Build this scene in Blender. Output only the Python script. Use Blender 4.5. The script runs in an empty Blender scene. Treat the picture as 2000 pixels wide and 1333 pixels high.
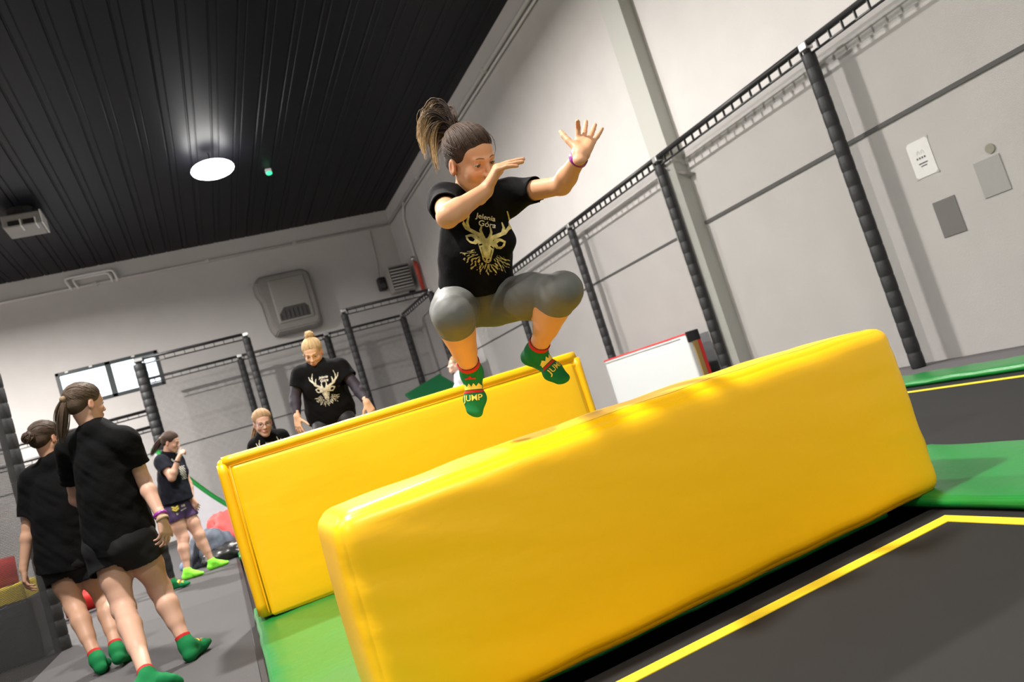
import bpy, bmesh, math, random
import numpy as np
from mathutils import Vector, Matrix, noise
from mathutils.bvhtree import BVHTree
random.seed(5); np.random.seed(5)
SC = bpy.context.scene
COL = SC.collection
R_ = math.radians

# ---------------------------------------------------------------- camera
EYE = 0.87
cd = bpy.data.cameras.new('camera'); cam = bpy.data.objects.new('camera', cd); COL.objects.link(cam)
cd.sensor_width = 36.0; cd.lens = 1486.3 / 2000 * 36.0
cd.clip_start = 0.05; cd.clip_end = 200
YAW, PITCH, ROLL = R_(22.82), R_(4.14), R_(-17.48)
_c, _s = math.cos, math.sin
_fw = np.array([_s(YAW) * _c(PITCH), _c(YAW) * _c(PITCH), _s(PITCH)])
_r = np.array([_c(YAW), -_s(YAW), 0.0]); _u = np.cross(_r, _fw)
CR = _r * _c(ROLL) + _u * _s(ROLL); CU = -_r * _s(ROLL) + _u * _c(ROLL); CF = _fw
cam.matrix_world = Matrix(((CR[0], CU[0], -CF[0], 0), (CR[1], CU[1], -CF[1], 0), (CR[2], CU[2], -CF[2], EYE), (0, 0, 0, 1)))
cd.dof.use_dof = True; cd.dof.focus_distance = 2.85; cd.dof.aperture_fstop = 3.6
SC.camera = cam

def at(px, py, d):
    """world point seen at photo pixel (px,py) at depth d (metres) along the optical axis"""
    return np.array([0, 0, EYE]) + (CR * ((px - 1000) / 1486.3) - CU * ((py - 666.5) / 1486.3) + CF) * d
def cdir(x, y, z):
    """direction given as (right, up, away) of the camera"""
    v = CR * x + CU * y + CF * z
    return v / np.linalg.norm(v)

# ---------------------------------------------------------------- world, exposure, hall lamps
w = bpy.data.worlds.new('world'); SC.world = w; w.use_nodes = True
w.node_tree.nodes['Background'].inputs[0].default_value = (0.92, 0.97, 1.0, 1)
w.node_tree.nodes['Background'].inputs[1].default_value = 3.0
SC.view_settings.view_transform = 'Standard'; SC.view_settings.look = 'None'
SC.view_settings.gamma = 1.0; SC.view_settings.exposure = 0.0; SC.view_settings.use_curve_mapping = False

LAMPS = [(1.45, 15.65), (1.45, 9.2), (-1.0, 2.7), (1.45, -3.2), (-5.2, 15.65), (-5.2, 8.7), (-5.2, 2.9), (-5.2, -3.2)]
LAMP_Z = 7.12
LAMP_E = [4600, 980, 800, 400, 1900, 420, 350, 300]
for i, (x, y) in enumerate(LAMPS):
    ld = bpy.data.lights.new('lamp_light', 'AREA'); ld.shape = 'DISK'; ld.size = 0.42
    ld.energy = LAMP_E[i]; ld.color = (1.0, 0.955, 0.90); ld.spread = R_(168)
    lo = bpy.data.objects.new('lamp_light', ld); lo.location = (x, y, LAMP_Z - 0.14); COL.objects.link(lo)

# ---------------------------------------------------------------- materials
MATS = {}
def mat(name, col, rough=0.6, metal=0.0, bump=None, vary=0.0, vscale=8.0, emit=None, spec=0.5, sss=0.0, vcol=None, sheen=0.0, coat=0.0):
    """procedural principled material; bump=(scale,strength,distance[,stretch])"""
    if name in MATS: return MATS[name]
    m = bpy.data.materials.new(name); m.use_nodes = True; MATS[name] = m
    nt = m.node_tree; b = nt.nodes['Principled BSDF']
    b.inputs['Base Color'].default_value = (*col, 1); b.inputs['Roughness'].default_value = rough
    b.inputs['Metallic'].default_value = metal; b.inputs['Specular IOR Level'].default_value = spec
    m.diffuse_color = (*col, 1)
    if sheen: b.inputs['Sheen Weight'].default_value = sheen
    if coat: b.inputs['Coat Weight'].default_value = coat
    if sss:
        b.inputs['Subsurface Weight'].default_value = sss; b.inputs['Subsurface Radius'].default_value = (0.010, 0.004, 0.002); b.inputs['Subsurface Scale'].default_value = 1.0
    tc = nt.nodes.new('ShaderNodeTexCoord')
    src = None
    if vcol:
        a = nt.nodes.new('ShaderNodeAttribute'); a.attribute_name = vcol
        nt.links.new(a.outputs['Color'], b.inputs['Base Color']); src = a.outputs['Color']
    if vary:
        n = nt.nodes.new('ShaderNodeTexNoise'); n.inputs['Scale'].default_value = vscale; n.inputs['Detail'].default_value = 4
        nt.links.new(tc.outputs['Object'], n.inputs['Vector'])
        r = nt.nodes.new('ShaderNodeValToRGB')
        r.color_ramp.elements[0].position = 0.3; r.color_ramp.elements[1].position = 0.7
        lo_, hi_ = 1 - vary, 1 + vary
        r.color_ramp.elements[0].color = (lo_, lo_, lo_, 1); r.color_ramp.elements[1].color = (hi_, hi_, hi_, 1)
        nt.links.new(n.outputs['Fac'], r.inputs['Fac'])
        mx = nt.nodes.new('ShaderNodeMix'); mx.data_type = 'RGBA'; mx.blend_type = 'MULTIPLY'; mx.inputs[0].default_value = 1
        if src: nt.links.new(src, mx.inputs[6])
        else: mx.inputs[6].default_value = (*col, 1)
        nt.links.new(r.outputs['Color'], mx.inputs[7]); nt.links.new(mx.outputs[2], b.inputs['Base Color'])
    if bump:
        n2 = nt.nodes.new('ShaderNodeTexNoise'); n2.inputs['Scale'].default_value = bump[0]; n2.inputs['Detail'].default_value = 5
        if len(bump) > 3:
            mp = nt.nodes.new('ShaderNodeMapping'); mp.inputs['Scale'].default_value = bump[3]
            nt.links.new(tc.outputs['Object'], mp.inputs['Vector']); nt.links.new(mp.outputs['Vector'], n2.inputs['Vector'])
        else: nt.links.new(tc.outputs['Object'], n2.inputs['Vector'])
        bp = nt.nodes.new('ShaderNodeBump'); bp.inputs['Strength'].default_value = bump[1]; bp.inputs['Distance'].default_value = bump[2]
        nt.links.new(n2.outputs['Fac'], bp.inputs['Height']); nt.links.new(bp.outputs['Normal'], b.inputs['Normal'])
    if emit:
        b.inputs['Emission Color'].default_value = (*emit[0], 1); b.inputs['Emission Strength'].default_value = emit[1]
    return m

def net_mat(name, pitch, cord, col=(0.012, 0.012, 0.013)):
    """diamond netting: thin dark cords with open cells, in the sheet's own UV metres"""
    m = bpy.data.materials.new(name); m.use_nodes = True; nt = m.node_tree; MATS[name] = m
    N, L = nt.nodes, nt.links
    b = N['Principled BSDF']; b.inputs['Base Color'].default_value = (*col, 1); b.inputs['Roughness'].default_value = 0.7
    uv = N.new('ShaderNodeUVMap'); uv.uv_map = 'UVMap'
    sp = N.new('ShaderNodeSeparateXYZ'); L.new(uv.outputs[0], sp.inputs[0])
    def mth(op, a, b2=None):
        n = N.new('ShaderNodeMath'); n.operation = op
        for i, v in enumerate((a, b2)):
            if v is None: continue
            if isinstance(v, (int, float)): n.inputs[i].default_value = v
            else: L.new(v, n.inputs[i])
        return n.outputs[0]
    outs = []
    for sg in ('ADD', 'SUBTRACT'):
        t = mth(sg, sp.outputs[0], sp.outputs[1]); t = mth('DIVIDE', t, pitch * 1.414)
        t = mth('FRACT', t); outs.append(mth('LESS_THAN', t, cord / pitch))
    fac = mth('MAXIMUM', outs[0], outs[1])
    tr = N.new('ShaderNodeBsdfTransparent'); mix = N.new('ShaderNodeMixShader')
    L.new(fac, mix.inputs[0]); L.new(tr.outputs[0], mix.inputs[1]); L.new(b.outputs[0], mix.inputs[2])
    L.new(mix.outputs[0], N['Material Output'].inputs['Surface'])
    return m

M_wall = mat('wall_paint', (0.57, 0.548, 0.538), 0.75, bump=(60, 0.25, 0.006), vary=0.03, vscale=2)
M_ceil = mat('ceiling_sheet', (0.005, 0.0054, 0.0085), 0.5, vary=0.15, vscale=3, spec=.22)
M_floor = mat('floor_mat', (0.043, 0.040, 0.042), 0.75, bump=(300, 0.3, 0.002), vary=0.22, vscale=160)
M_yel = mat('yellow_vinyl', (0.95, 0.52, 0.002), 0.36, bump=(2.6, 0.12, 0.03, (1, 2, 3)), spec=0.45)
M_yelb = mat('yellow_vinyl_edge', (0.92, 0.49, 0.002), 0.36, bump=(40, 0.2, 0.004), spec=0.45)
M_green = mat('green_vinyl', (0.007, 0.19, 0.030), 0.3, bump=(9, 0.3, 0.012), spec=0.5)
M_seam = mat('yellow_seam', (0.55, 0.32, 0.0), 0.5)
M_bed = mat('jump_bed_weave', (0.0065, 0.0062, 0.0062), 0.85, bump=(500, 0.3, 0.001), vary=0.12, vscale=5)
M_tape = mat('yellow_tape', (0.90, 0.66, 0.03), 0.55, vary=0.05, vscale=30)
M_dark = mat('black_frame', (0.012, 0.012, 0.013), 0.45)
M_sleeve = mat('black_post_sleeve', (0.010, 0.0105, 0.012), 0.6, bump=(30, 0.4, 0.006))
M_tie = mat('black_plastic_tie', (0.010, 0.010, 0.011), 0.4)
M_steel = mat('steel_clamp', (0.5, 0.5, 0.5), 0.35, metal=0.9)
M_net = net_mat('black_netting', 0.009, 0.0013)
M_pipe = mat('pipe_paint', (0.62, 0.60, 0.58), 0.5)
M_pipew = mat('pipe_white', (0.80, 0.79, 0.78), 0.45)
M_red = mat('red_vinyl', (0.55, 0.02, 0.015), 0.4)
M_unit = mat('grey_unit_plastic', (0.27, 0.255, 0.24), 0.5, vary=0.04)
M_unitd = mat('dark_unit_plastic', (0.07, 0.068, 0.065), 0.5)
M_lilac = mat('grey_panel', (0.50, 0.49, 0.53), 0.5, vary=0.03)

# ---------------------------------------------------------------- mesh helpers
def link(name, me, m, parent=None, smooth=False):
    o = bpy.data.objects.new(name, me); COL.objects.link(o)
    if m is not None:
        for mm in (m if isinstance(m, (list, tuple)) else [m]): me.materials.append(mm)
    if smooth:
        for p in me.polygons: p.use_smooth = True
    if parent is not None: o.parent = parent
    return o
def obj(name, bm, m, parent=None, smooth=False, recalc=True):
    if recalc: bmesh.ops.recalc_face_normals(bm, faces=bm.faces)
    me = bpy.data.meshes.new(name); bm.to_mesh(me); bm.free()
    return link(name, me, m, parent, smooth)
def tag(o, label, cat, group=None, kind=None):
    o['label'] = label; o['category'] = cat
    if group: o['group'] = group
    if kind: o['kind'] = kind
    return o
def struct(name, bm, m, smooth=False):
    o = obj(name, bm, m, None, smooth); o['kind'] = 'structure'; return o
def empty(name, loc, label=None, cat=None, group=None):
    o = bpy.data.objects.new(name, None); COL.objects.link(o); o.location = loc; o.empty_display_size = 0.1
    if label: tag(o, label, cat, group)
    return o
def put(child, parent):
    """parent a mesh built in world coordinates to an empty, keeping it in place"""
    child.parent = parent
    child.matrix_parent_inverse = Matrix.Translation(parent.location).inverted()
    return child
def box(bm, lo, hi, bev=0.0, seg=2):
    c = [(a + b) / 2 for a, b in zip(lo, hi)]; s = [abs(b - a) for a, b in zip(lo, hi)]
    r = bmesh.ops.create_cube(bm, size=1.0, matrix=Matrix.Translation(c) @ Matrix.Diagonal((*s, 1)))
    if bev:
        es = set(e for v in r['verts'] for e in v.link_edges)
        bmesh.ops.bevel(bm, geom=list(es), offset=bev, segments=seg, affect='EDGES', profile=0.5)
    return bm
def bx(lo, hi, bev=0.0, seg=2): return box(bmesh.new(), lo, hi, bev, seg)
def frame_of(d):
    d = Vector(d).normalized(); a = Vector((0, 0, 1)) if abs(d.z) < 0.9 else Vector((1, 0, 0))
    u = d.cross(a).normalized(); return u, d.cross(u).normalized()
def tube(bm, pts, rad, n=10, closed_ends=True):
    """tube along a polyline; rad a number or one per point"""
    pts = [Vector(p) for p in pts]; k = len(pts)
    rads = rad if isinstance(rad, (list, tuple)) else [rad] * k
    rings = []; u0 = None
    for i, p in enumerate(pts):
        d = (pts[min(i + 1, k - 1)] - pts[max(i - 1, 0)]).normalized()
        if u0 is None: u, v = frame_of(d)
        else:
            u = (u0 - d * u0.dot(d)).normalized(); v = d.cross(u).normalized()
        u0 = u
        rings.append([bm.verts.new(p + (u * math.cos(2 * math.pi * j / n) + v * math.sin(2 * math.pi * j / n)) * rads[i]) for j in range(n)])
    for a, b in zip(rings, rings[1:]):
        for j in range(n): bm.faces.new((a[j], a[(j + 1) % n], b[(j + 1) % n], b[j]))
    if closed_ends:
        for rg in (rings[0], rings[-1]):
            try: bm.faces.new(rg)
            except ValueError: pass
    return bm
def rbox(size, rad, n=(24, 8, 12), bulge=0.0, wob=0.0, seed=0, taper=None):
    """soft upholstered block centred on the origin: rounded edges, faces swelling slightly"""
    bm = bmesh.new(); sx, sy, sz = size; H = Vector((sx / 2, sy / 2, sz / 2))
    vmap = {}
    def vert(p):
        key = tuple(round(c, 5) for c in p)
        if key in vmap: return vmap[key]
        inner = Vector([max(-H[i] + rad, min(H[i] - rad, p[i])) for i in range(3)])
        d = Vector(p) - inner
        q = inner + d.normalized() * rad if d.length > 1e-9 else Vector(p)
        f = [1 - (2 * abs(p[i]) / (2 * H[i])) ** 2 for i in range(3)]
        for i in range(3):
            j, k = (i + 1) % 3, (i + 2) % 3
            if abs(abs(p[i]) - H[i]) < 1e-6: q[i] += math.copysign(bulge * max(0, f[j]) ** 0.6 * max(0, f[k]) ** 0.6, p[i])
        if wob:
            nv = noise.noise_vector(q * 3.1 + Vector((seed, 0, 0))) + 0.5 * noise.noise_vector(q * 9 + Vector((seed, 3, 0)))
            q += nv * wob
        v = bm.verts.new(q); vmap[key] = v; return v
    def lin(h, n_):
        # denser near the ends so that the rounding is smooth
        t = [-h + rad * (1 - math.cos(math.pi / 2 * i / 4)) for i in range(4)]
        mid = [(-h + rad) + (2 * h - 2 * rad) * i / n_ for i in range(n_ + 1)]
        return t + mid + [-x for x in reversed(t)]
    L = [lin(H[i], n[i]) for i in range(3)]
    for ax in range(3):
        a, b = (ax + 1) % 3, (ax + 2) % 3
        for sg in (-1, 1):
            for i in range(len(L[a]) - 1):
                for j in range(len(L[b]) - 1):
                    q = []
                    for (ii, jj) in ((i, j), (i + 1, j), (i + 1, j + 1), (i, j + 1)):
                        p = [0, 0, 0]; p[ax] = sg * H[ax]; p[a] = L[a][ii]; p[b] = L[b][jj]; q.append(vert(p))
                    if sg < 0: q.reverse()
                    if len(set(q)) == 4:
                        try: bm.faces.new(q)
                        except ValueError: pass
    return bm
def move(bm, loc):
    bmesh.ops.translate(bm, verts=bm.verts, vec=Vector(loc)); return bm
def sheet(name, p0, du, dv, lu, lv, m, parent=None):
    """flat sheet with UVs in metres (used for netting)"""
    me = bpy.data.meshes.new(name); p0, du, dv = Vector(p0), Vector(du), Vector(dv)
    me.from_pydata([p0, p0 + du * lu, p0 + du * lu + dv * lv, p0 + dv * lv], [], [(0, 1, 2, 3)])
    uv = me.uv_layers.new(name='UVMap')
    for i, c in enumerate(((0, 0), (lu, 0), (lu, lv), (0, lv))): uv.data[i].uv = c
    return link(name, me, m, parent)

# ---------------------------------------------------------------- the hall
WX, WY, CZ = 6.5, 21.8, 7.45
XL, YF = -9.0, -7.0
struct('floor', bx((XL - .3, YF - .3, -0.35), (WX + .3, WY + .3, -0.25)), M_dark)   # concrete under the mats
# soft mat floor on the left, flush with the trampolines
struct('floor_matting', bx((XL, YF, -0.25), (-0.06, WY, 0.0)), M_floor)
struct('wall_right', bx((WX, YF - .3, -0.25), (WX + .3, WY + .3, CZ + .2)), M_wall)
struct('wall_left', bx((XL - .3, YF - .3, -0.25), (XL, WY + .3, CZ + .2)), M_wall)
struct('wall_front', bx((XL, YF - .3, -0.25), (WX, YF, CZ + .2)), M_wall)
W0, W1, V0, V1 = -3.02, -0.62, 3.97, 4.91
bm = bmesh.new()
for lo, hi in (((XL, WY, -.25), (W0, WY + .3, CZ + .2)), ((W1, WY, -.25), (WX, WY + .3, CZ + .2)),
               ((W0, WY, -.25), (W1, WY + .3, V0)), ((W0, WY, V1), (W1, WY + .3, CZ + .2))): box(bm, lo, hi)
struct('wall_back', bm, M_wall)
# corrugated dark ceiling: ribs run along the hall
bm = bmesh.new(); prof = []; x = XL - .2; P = 0.42
while x < WX + .3:
    for dx, dz in ((0, 0), (.21, 0), (.225, .02), (.24, .02), (.255, 0), (.34, 0), (.35, .012), (.36, .012), (.37, 0)): prof.append((x + dx, CZ + dz))
    x += P
for y in (YF - .2, WY + .2): 
    row = [bm.verts.new((a, y, b)) for a, b in prof]
    if y < 0: r0 = row
    else:
        for i in range(len(row) - 1): bm.faces.new((r0[i], r0[i + 1], row[i + 1], row[i]))
o = struct('ceiling', bm, M_ceil)
sm = o.modifiers.new('s', 'SOLIDIFY'); sm.thickness = 0.12; sm.offset = 1
# closing slab above the ribs keeps daylight out
struct('ceiling_slab', bx((XL - .3, YF - .3, CZ + .2), (WX + .3, WY + .3, CZ + .3)), M_dark)
# window, two panes in a dark frame
bm = bmesh.new()
fr = .09
for lo, hi in (((W0, V0), (W0 + fr, V1)), ((W1 - fr, V0), (W1, V1)), ((W0, V0), (W1, V0 + fr)), ((W0, V1 - fr), (W1, V1)), ((-1.89, V0), (-1.75, V1))):
    box(bm, (lo[0], WY - .03, lo[1]), (hi[0], WY + .05, hi[1]), .012)
win = struct('window_1', bm, mat('window_frame_dark', (0.03, 0.04, 0.042), 0.4))
for a, b in ((W0 + fr, -1.89), (-1.75, W1 - fr)):
    g = bpy.data.materials.get('window_glass') or mat('window_glass', (0.9, 0.95, 1.0), 0.05)
    nt = g.node_tree; 
    if not nt.nodes.get('tr'):
        tr = nt.nodes.new('ShaderNodeBsdfTransparent'); tr.name = 'tr'; tr.inputs[0].default_value = (.96, .98, 1, 1)
        gl = nt.nodes.new('ShaderNodeBsdfGlossy'); gl.inputs['Roughness'].default_value = .05
        mx = nt.nodes.new('ShaderNodeMixShader'); mx.inputs[0].default_value = .06
        nt.links.new(tr.outputs[0], mx.inputs[1]); nt.links.new(gl.outputs[0], mx.inputs[2]); nt.links.new(mx.outputs[0], nt.nodes['Material Output'].inputs['Surface'])
    p = obj('pane', bx((a, WY + .005, V0 + fr), (b, WY + .012, V1 - fr)), g, win)
for x in (-2.75, -2.2, -1.2):
    obj('latch', bx((x - .04, WY - .06, V1 - .05), (x + .04, WY - .028, V1 - .01), .008), M_pipew, win)
# joint line of the wall panels, all round, and the pilaster
for i, (lo, hi) in enumerate((((WX - .018, YF, 2.285), (WX - .001, 8.0, 2.325)), ((WX - .012, 8.45, 2.29), (WX - .001, WY, 2.32)), ((XL, WY - .012, 2.29), (WX, WY - .001, 2.32)))):
    struct('trim_%d' % (i + 1), bx(lo, hi), mat('joint_line', (0.09, 0.088, 0.085), 0.7))
struct('pilaster_right', bx((WX - .20, 8.0, -.2), (WX - .001, 8.42, CZ)), mat('pilaster_paint', (0.43, 0.43, 0.40), .75, bump=(60, .25, .006)))
struct('ledge_right', bx((5.47, YF, -.25), (WX, WY, -0.02), .01), mat('ledge_mat', (0.10, 0.095, 0.10), 0.8, bump=(200, .3, .003)))

# ---------------------------------------------------------------- lamps
def lamp(x, y, label):
    e = empty('ceiling_lamp', (x, y, LAMP_Z), label, 'ceiling lamp', 'round high-bay lamps under the ceiling')
    bm = bmesh.new(); tube(bm, [(0, 0, .02), (0, 0, .10), (0, 0, .16)], [.27, .25, .12], 28); obj('housing', bm, M_dark, e)
    bm = bmesh.new(); bmesh.ops.create_uvsphere(bm, u_segments=28, v_segments=14, radius=.42, matrix=Matrix.Translation((0, 0, -.02)) @ Matrix.Diagonal((1, 1, .34, 1)))
    obj('diffuser', bm, mat('lamp_glow', (1, 1, 1), .3, emit=((1, .985, .97), 22.0)), e, True)
    bm = bmesh.new(); tube(bm, [(0, 0, .16), (0, 0, CZ - LAMP_Z + .0)], .012, 8); obj('rod', bm, M_dark, e)
lamp(*LAMPS[0], 'round glowing ceiling lamp hanging under the dark ribbed ceiling')
# small green-lit emergency light on the ceiling
e = empty('emergency_light', (2.72, 17.0, CZ), 'small white ceiling unit with a green light right of the glowing lamp', 'emergency light')
obj('case', bx((-.07, -.05, -.10), (.07, .05, 0), .015), M_pipew, e)
bm = bmesh.new(); bmesh.ops.create_uvsphere(bm, u_segments=16, v_segments=8, radius=.07, matrix=Matrix.Translation((0, -.02, -.11)) @ Matrix.Diagonal((1, 1, .6, 1)))
obj('green_lens', bm, mat('green_led', (.05, .6, .3), .3, emit=((.05, .8, .35), 1.6)), e, True)['label'] = 'glowing green lens'
# ceiling air unit at the left
e = empty('ceiling_air_unit', (-2.2, 17.1, CZ), 'pale boxy air unit with dark vents hung from the ceiling at left', 'air unit')
bm = bmesh.new(); tube(bm, [(0, 0, 0), (0, 0, -.16)], .26, 20); obj('mount', bm, M_dark, e)
bm = bx((-.34, -.30, -.42), (.34, .42, -.16), .03); obj('case', bm, M_unit, e)
for x0, x1 in ((-.24, -.02), (.02, .24)):
    v = obj('vent', bx((x0, -.315, -.40), (x1, -.02, -.30), .01), M_dark, e)
    obj('vent_rim', bx((x1 - .012, -.325, -.425), (x1 + .012, -.0, -.29)), M_pipew, v)
obj('side_plate', bx((.34, -.30, -.42), (.365, .40, -.14), .006), M_pipew, e)

# ---------------------------------------------------------------- wall fittings
def pipe(name, pts, r, m, label, cat='pipe', clips=None):
    bm = bmesh.new()
    # round the corners
    P_ = [Vector(p) for p in pts]; out = [P_[0]]
    for i in range(1, len(P_) - 1):
        a, b, c = P_[i - 1], P_[i], P_[i + 1]; q = min(.12, (a - b).length * .4, (c - b).length * .4)
        s, t = b + (a - b).normalized() * q, b + (c - b).normalized() * q
        out += [s, s.lerp(b, .6).lerp(b.lerp(t, .4), .5), t]
    out.append(P_[-1]); tube(bm, out, r, 10)
    o = tag(obj(name, bm, m, None, True), label, cat)
    if clips:
        for c in clips:
            b2 = bx([v - .05 for v in c], [v + .05 for v in c], .01); obj('clip', b2, M_pipe, o)
    return o
yb = WY - .06
pipe('conduit_pipe', [(XL + .1, yb, 6.95), (WX - .12, yb, 6.99)], .035, M_pipe, 'long pale conduit pipe running high along the back wall', clips=[(-4, yb, 6.95), (-1.6, yb, 6.96), (1.2, yb, 6.97), (3.6, yb, 6.98)])
xr = WX - .07
pipe('conduit_pipe', [(xr, WY - .12, 6.99), (xr, YF + .2, 6.99)], .045, M_pipe, 'upper pale conduit pipe along the right wall just below the ceiling', clips=[(xr, y, 6.99) for y in (10.2, 12.6, 15, 18)])
pipe('conduit_pipe', [(xr, 20.2, 6.86), (xr, YF + .2, 6.86)], .022, M_pipew, 'thinner white pipe just under the conduit along the right wall')
pipe('bracket_pipe', [(-2.14, yb - .02, 6.93), (-2.27, yb - .02, 7.25), (-1.10, yb - .02, 7.25), (-1.06, yb - .02, 6.93)], .035, M_pipew, 'outer white angular pipe loop near the ceiling on the back wall')
pipe('bracket_pipe', [(-1.98, yb - .02, 6.93), (-2.10, yb - .02, 7.19), (-1.22, yb - .02, 7.19), (-1.18, yb - .02, 6.93)], .03, M_pipew, 'inner white pipe nested in the angular loop on the back wall')
pipe('drop_pipe', [(xr, 19.7, 6.95), (xr, 20.15, 6.6), (xr, 20.15, 5.35)], .03, M_pipe, 'grey pipe bending down the right wall beside the corner')
e = empty('gas_hose', (xr - .04, 20.15, 5.35), 'red hose end with silver valve hanging from the corner pipe', 'hose')
bm = bmesh.new(); tube(bm, [(0, 0, 0), (0, 0, -.12), (.0, 0, -.85)], [.05, .075, .06], 12); obj('hose', bm, mat('red_hose', (.42, .05, .03), .5), e, True)
bm = bmesh.new(); bmesh.ops.create_uvsphere(bm, u_segments=12, v_segments=8, radius=.075, matrix=Matrix.Translation((-.03, 0, .08))); obj('valve', bm, M_steel, e, True)
# fan heater in the corner
hx = empty('fan_heater', (6.03, 20.88, 4.72), 'grey louvred fan heater hung in the far corner', 'heater')
obj('case', move(rbox((.66, .42, .76), .05, (4, 3, 4)), (0, 0, .38)), M_unit, hx, True)
for k in range(7):
    bm = bx((-.28, -.25, .09 + k * .088), (.28, -.20, .125 + k * .088), .008); bmesh.ops.rotate(bm, verts=bm.verts, cent=(0, -.22, .1 + k * .088), matrix=Matrix.Rotation(R_(25), 3, 'X'))
    obj('louvre', bm, mat('louvre_paint', (.5, .49, .46), .45), hx)
obj('grille', bx((-.29, -.214, .06), (.29, -.20, .71)), M_dark, hx)
bm = bmesh.new(); tube(bm, [(.28, .1, .3), (.39, .1, .3)], .22, 16); obj('fan_motor', bm, M_unitd, hx)
obj('wall_arm', bx((.2, .1, -.06), (.38, .18, 0)), M_dark, hx)
obj('wall_plate', bx((-.05, .18, .2), (.05, WY - 20.88, .3)), M_dark, hx)
# loudspeaker
sp = empty('loudspeaker', (5.70, WY - .14, 5.03), 'small black loudspeaker on the back wall left of the heater', 'speaker')
obj('cabinet', move(rbox((.26, .22, .40), .06, (3, 3, 4)), (0, 0, .2)), M_dark, sp, True)
bm = bmesh.new(); tube(bm, [(0, -.105, .13), (0, -.118, .13)], .08, 16); obj('cone', bm, M_unitd, sp)
bm = bmesh.new(); tube(bm, [(0, .1, .4), (.10, .12, .9), (.16, .12, 1.9)], .006, 6); obj('cable', bm, M_unitd, sp)
obj('bracket', bx((-.04, .08, .15), (.04, .14, .25)), M_dark, sp)
# big grey unit on the back wall
u = empty('wall_unit', (3.0, WY, 4.45), 'large grey rounded storage-box shaped unit mounted on the back wall', 'wall unit')
bm = bmesh.new()
out = [(-.62, 0), (-.72, .25), (-.72, 1.0), (-.84, 1.22), (-.84, 1.55), (-.66, 1.72), (.55, 1.72), (.72, 1.58), (.74, .9), (.72, .12), (.60, 0)]
f0 = [bm.verts.new((x, 0, z)) for x, z in out]; f1 = [bm.verts.new((x, -.30, z)) for x, z in out]
f2 = [bm.verts.new((x * .88, -.44, .86 + (z - .86) * .90)) for x, z in out]
for a, b in ((f0, f1), (f1, f2)):
    for i in range(len(out)): bm.faces.new((a[i], a[(i + 1) % len(out)], b[(i + 1) % len(out)], b[i]))
bm.faces.new(f2); bm.faces.new(list(reversed(f0)))
bmesh.ops.bevel(bm, geom=bm.edges[:], offset=.03, segments=2, affect='EDGES'); obj('shell', bm, M_unit, u, False)
obj('front_panel', move(rbox((.98, .08, 1.24), .035, (6, 1, 6), .01), (.03, -.445, .90)), mat('unit_panel', (.31, .295, .275), .45), u, True)
bm = bmesh.new(); g = [(-.40, .34), (-.40, .52), (-.24, .70), (.34, .70), (.42, .60), (.42, .34)]
a = [bm.verts.new((x, -.505, z)) for x, z in g]; b = [bm.verts.new((x, -.48, z)) for x, z in g]; bm.faces.new(a)
for i in range(6): bm.faces.new((a[i], a[(i + 1) % 6], b[(i + 1) % 6], b[i]))
gr = obj('vent_recess', bm, M_unitd, u)
for k in range(7): obj('slat', bx((-.36 + k * .115, -.52, .36), (-.34 + k * .115, -.50, .62 if k else .50)), M_dark, gr)
obj('lettering', bx((-.16, -.493, 1.02), (.16, -.488, 1.055)), mat('pale_print', (.6, .6, .58), .5), u)['label'] = 'small pale lettering strip'
# paper notice and dull patches on the right wall
n = empty('paper_notice', (WX - .004, 4.83, 1.85), 'white paper notice with small dark print taped to the right wall', 'notice')
pm = bmesh.new(); box(pm, (-.002, -.115, -.172), (.0, .115, .172)); obj('sheet', pm, mat('white_paper', (.92, .91, .90), .6), n)
M_ink = mat('grey_ink', (.10, .10, .11), .6); M_inkl = mat('pale_ink', (.55, .55, .56), .6)
def ink(y0, y1, z0, z1, m_=M_ink): obj('print_line', bx((-.0035, -y1, z0), (-.002, -y0, z1)), m_, n)
for k in range(4): ink(-.050 + k * .026, -.034 + k * .026, -.004, .014)
ink(-.045, .048, -.052, -.040); ink(-.030, .034, -.076, -.066)
for c in (-.032, .012):
    bm = bmesh.new(); tube(bm, [(-.003, -(c), .035), (-.003, -(c + .006), .062), (-.003, -(c + .016), .072), (-.003, -(c + .026), .062), (-.003, -(c + .032), .035)], .0022, 6); obj('footprint_mark', bm, M_inkl, n)
for yy, zz in ((.112, .168), (-.112, .168), (.112, -.168), (-.112, -.168)): obj('tape_corner', bx((-.003, yy - .012, zz - .012), (-.0021, yy + .012, zz + .012)), M_inkl, n)
def plate(name, y0, y1, z0, z1, m_, label, cat):
    o = obj(name, bx((-.008, y0, z0), (0, y1, z1), .003), m_); o.location = (WX - .002, 0, 0); return tag(o, label, cat)
plate('vent_plate', 4.655, 4.885, 1.085, 1.425, mat('dark_patch', (.19, .18, .175), .8), 'dark grey rectangular vent plate below the paper notice', 'vent')
plate('cover_plate', 4.16, 4.40, 1.29, 1.61, mat('dull_patch', (.42, .41, .40), .8), 'pale grey square cover plate right of the dark vent plate', 'cover plate')
bm = bmesh.new(); tube(bm, [(WX - .012, 4.215, 1.675), (WX - .001, 4.215, 1.675)], .042, 18)
tag(obj('cable_cap', bm, mat('olive_cap', (.33, .32, .25), .7)), 'small round olive cap on the wall above the pale plate', 'cap')
plate('wall_panel', 8.62, 9.1, -.02, .95, mat('dark_panel', (.20, .20, .21), .7), 'dark grey low panel on the wall beside the pilaster', 'panel')

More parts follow.
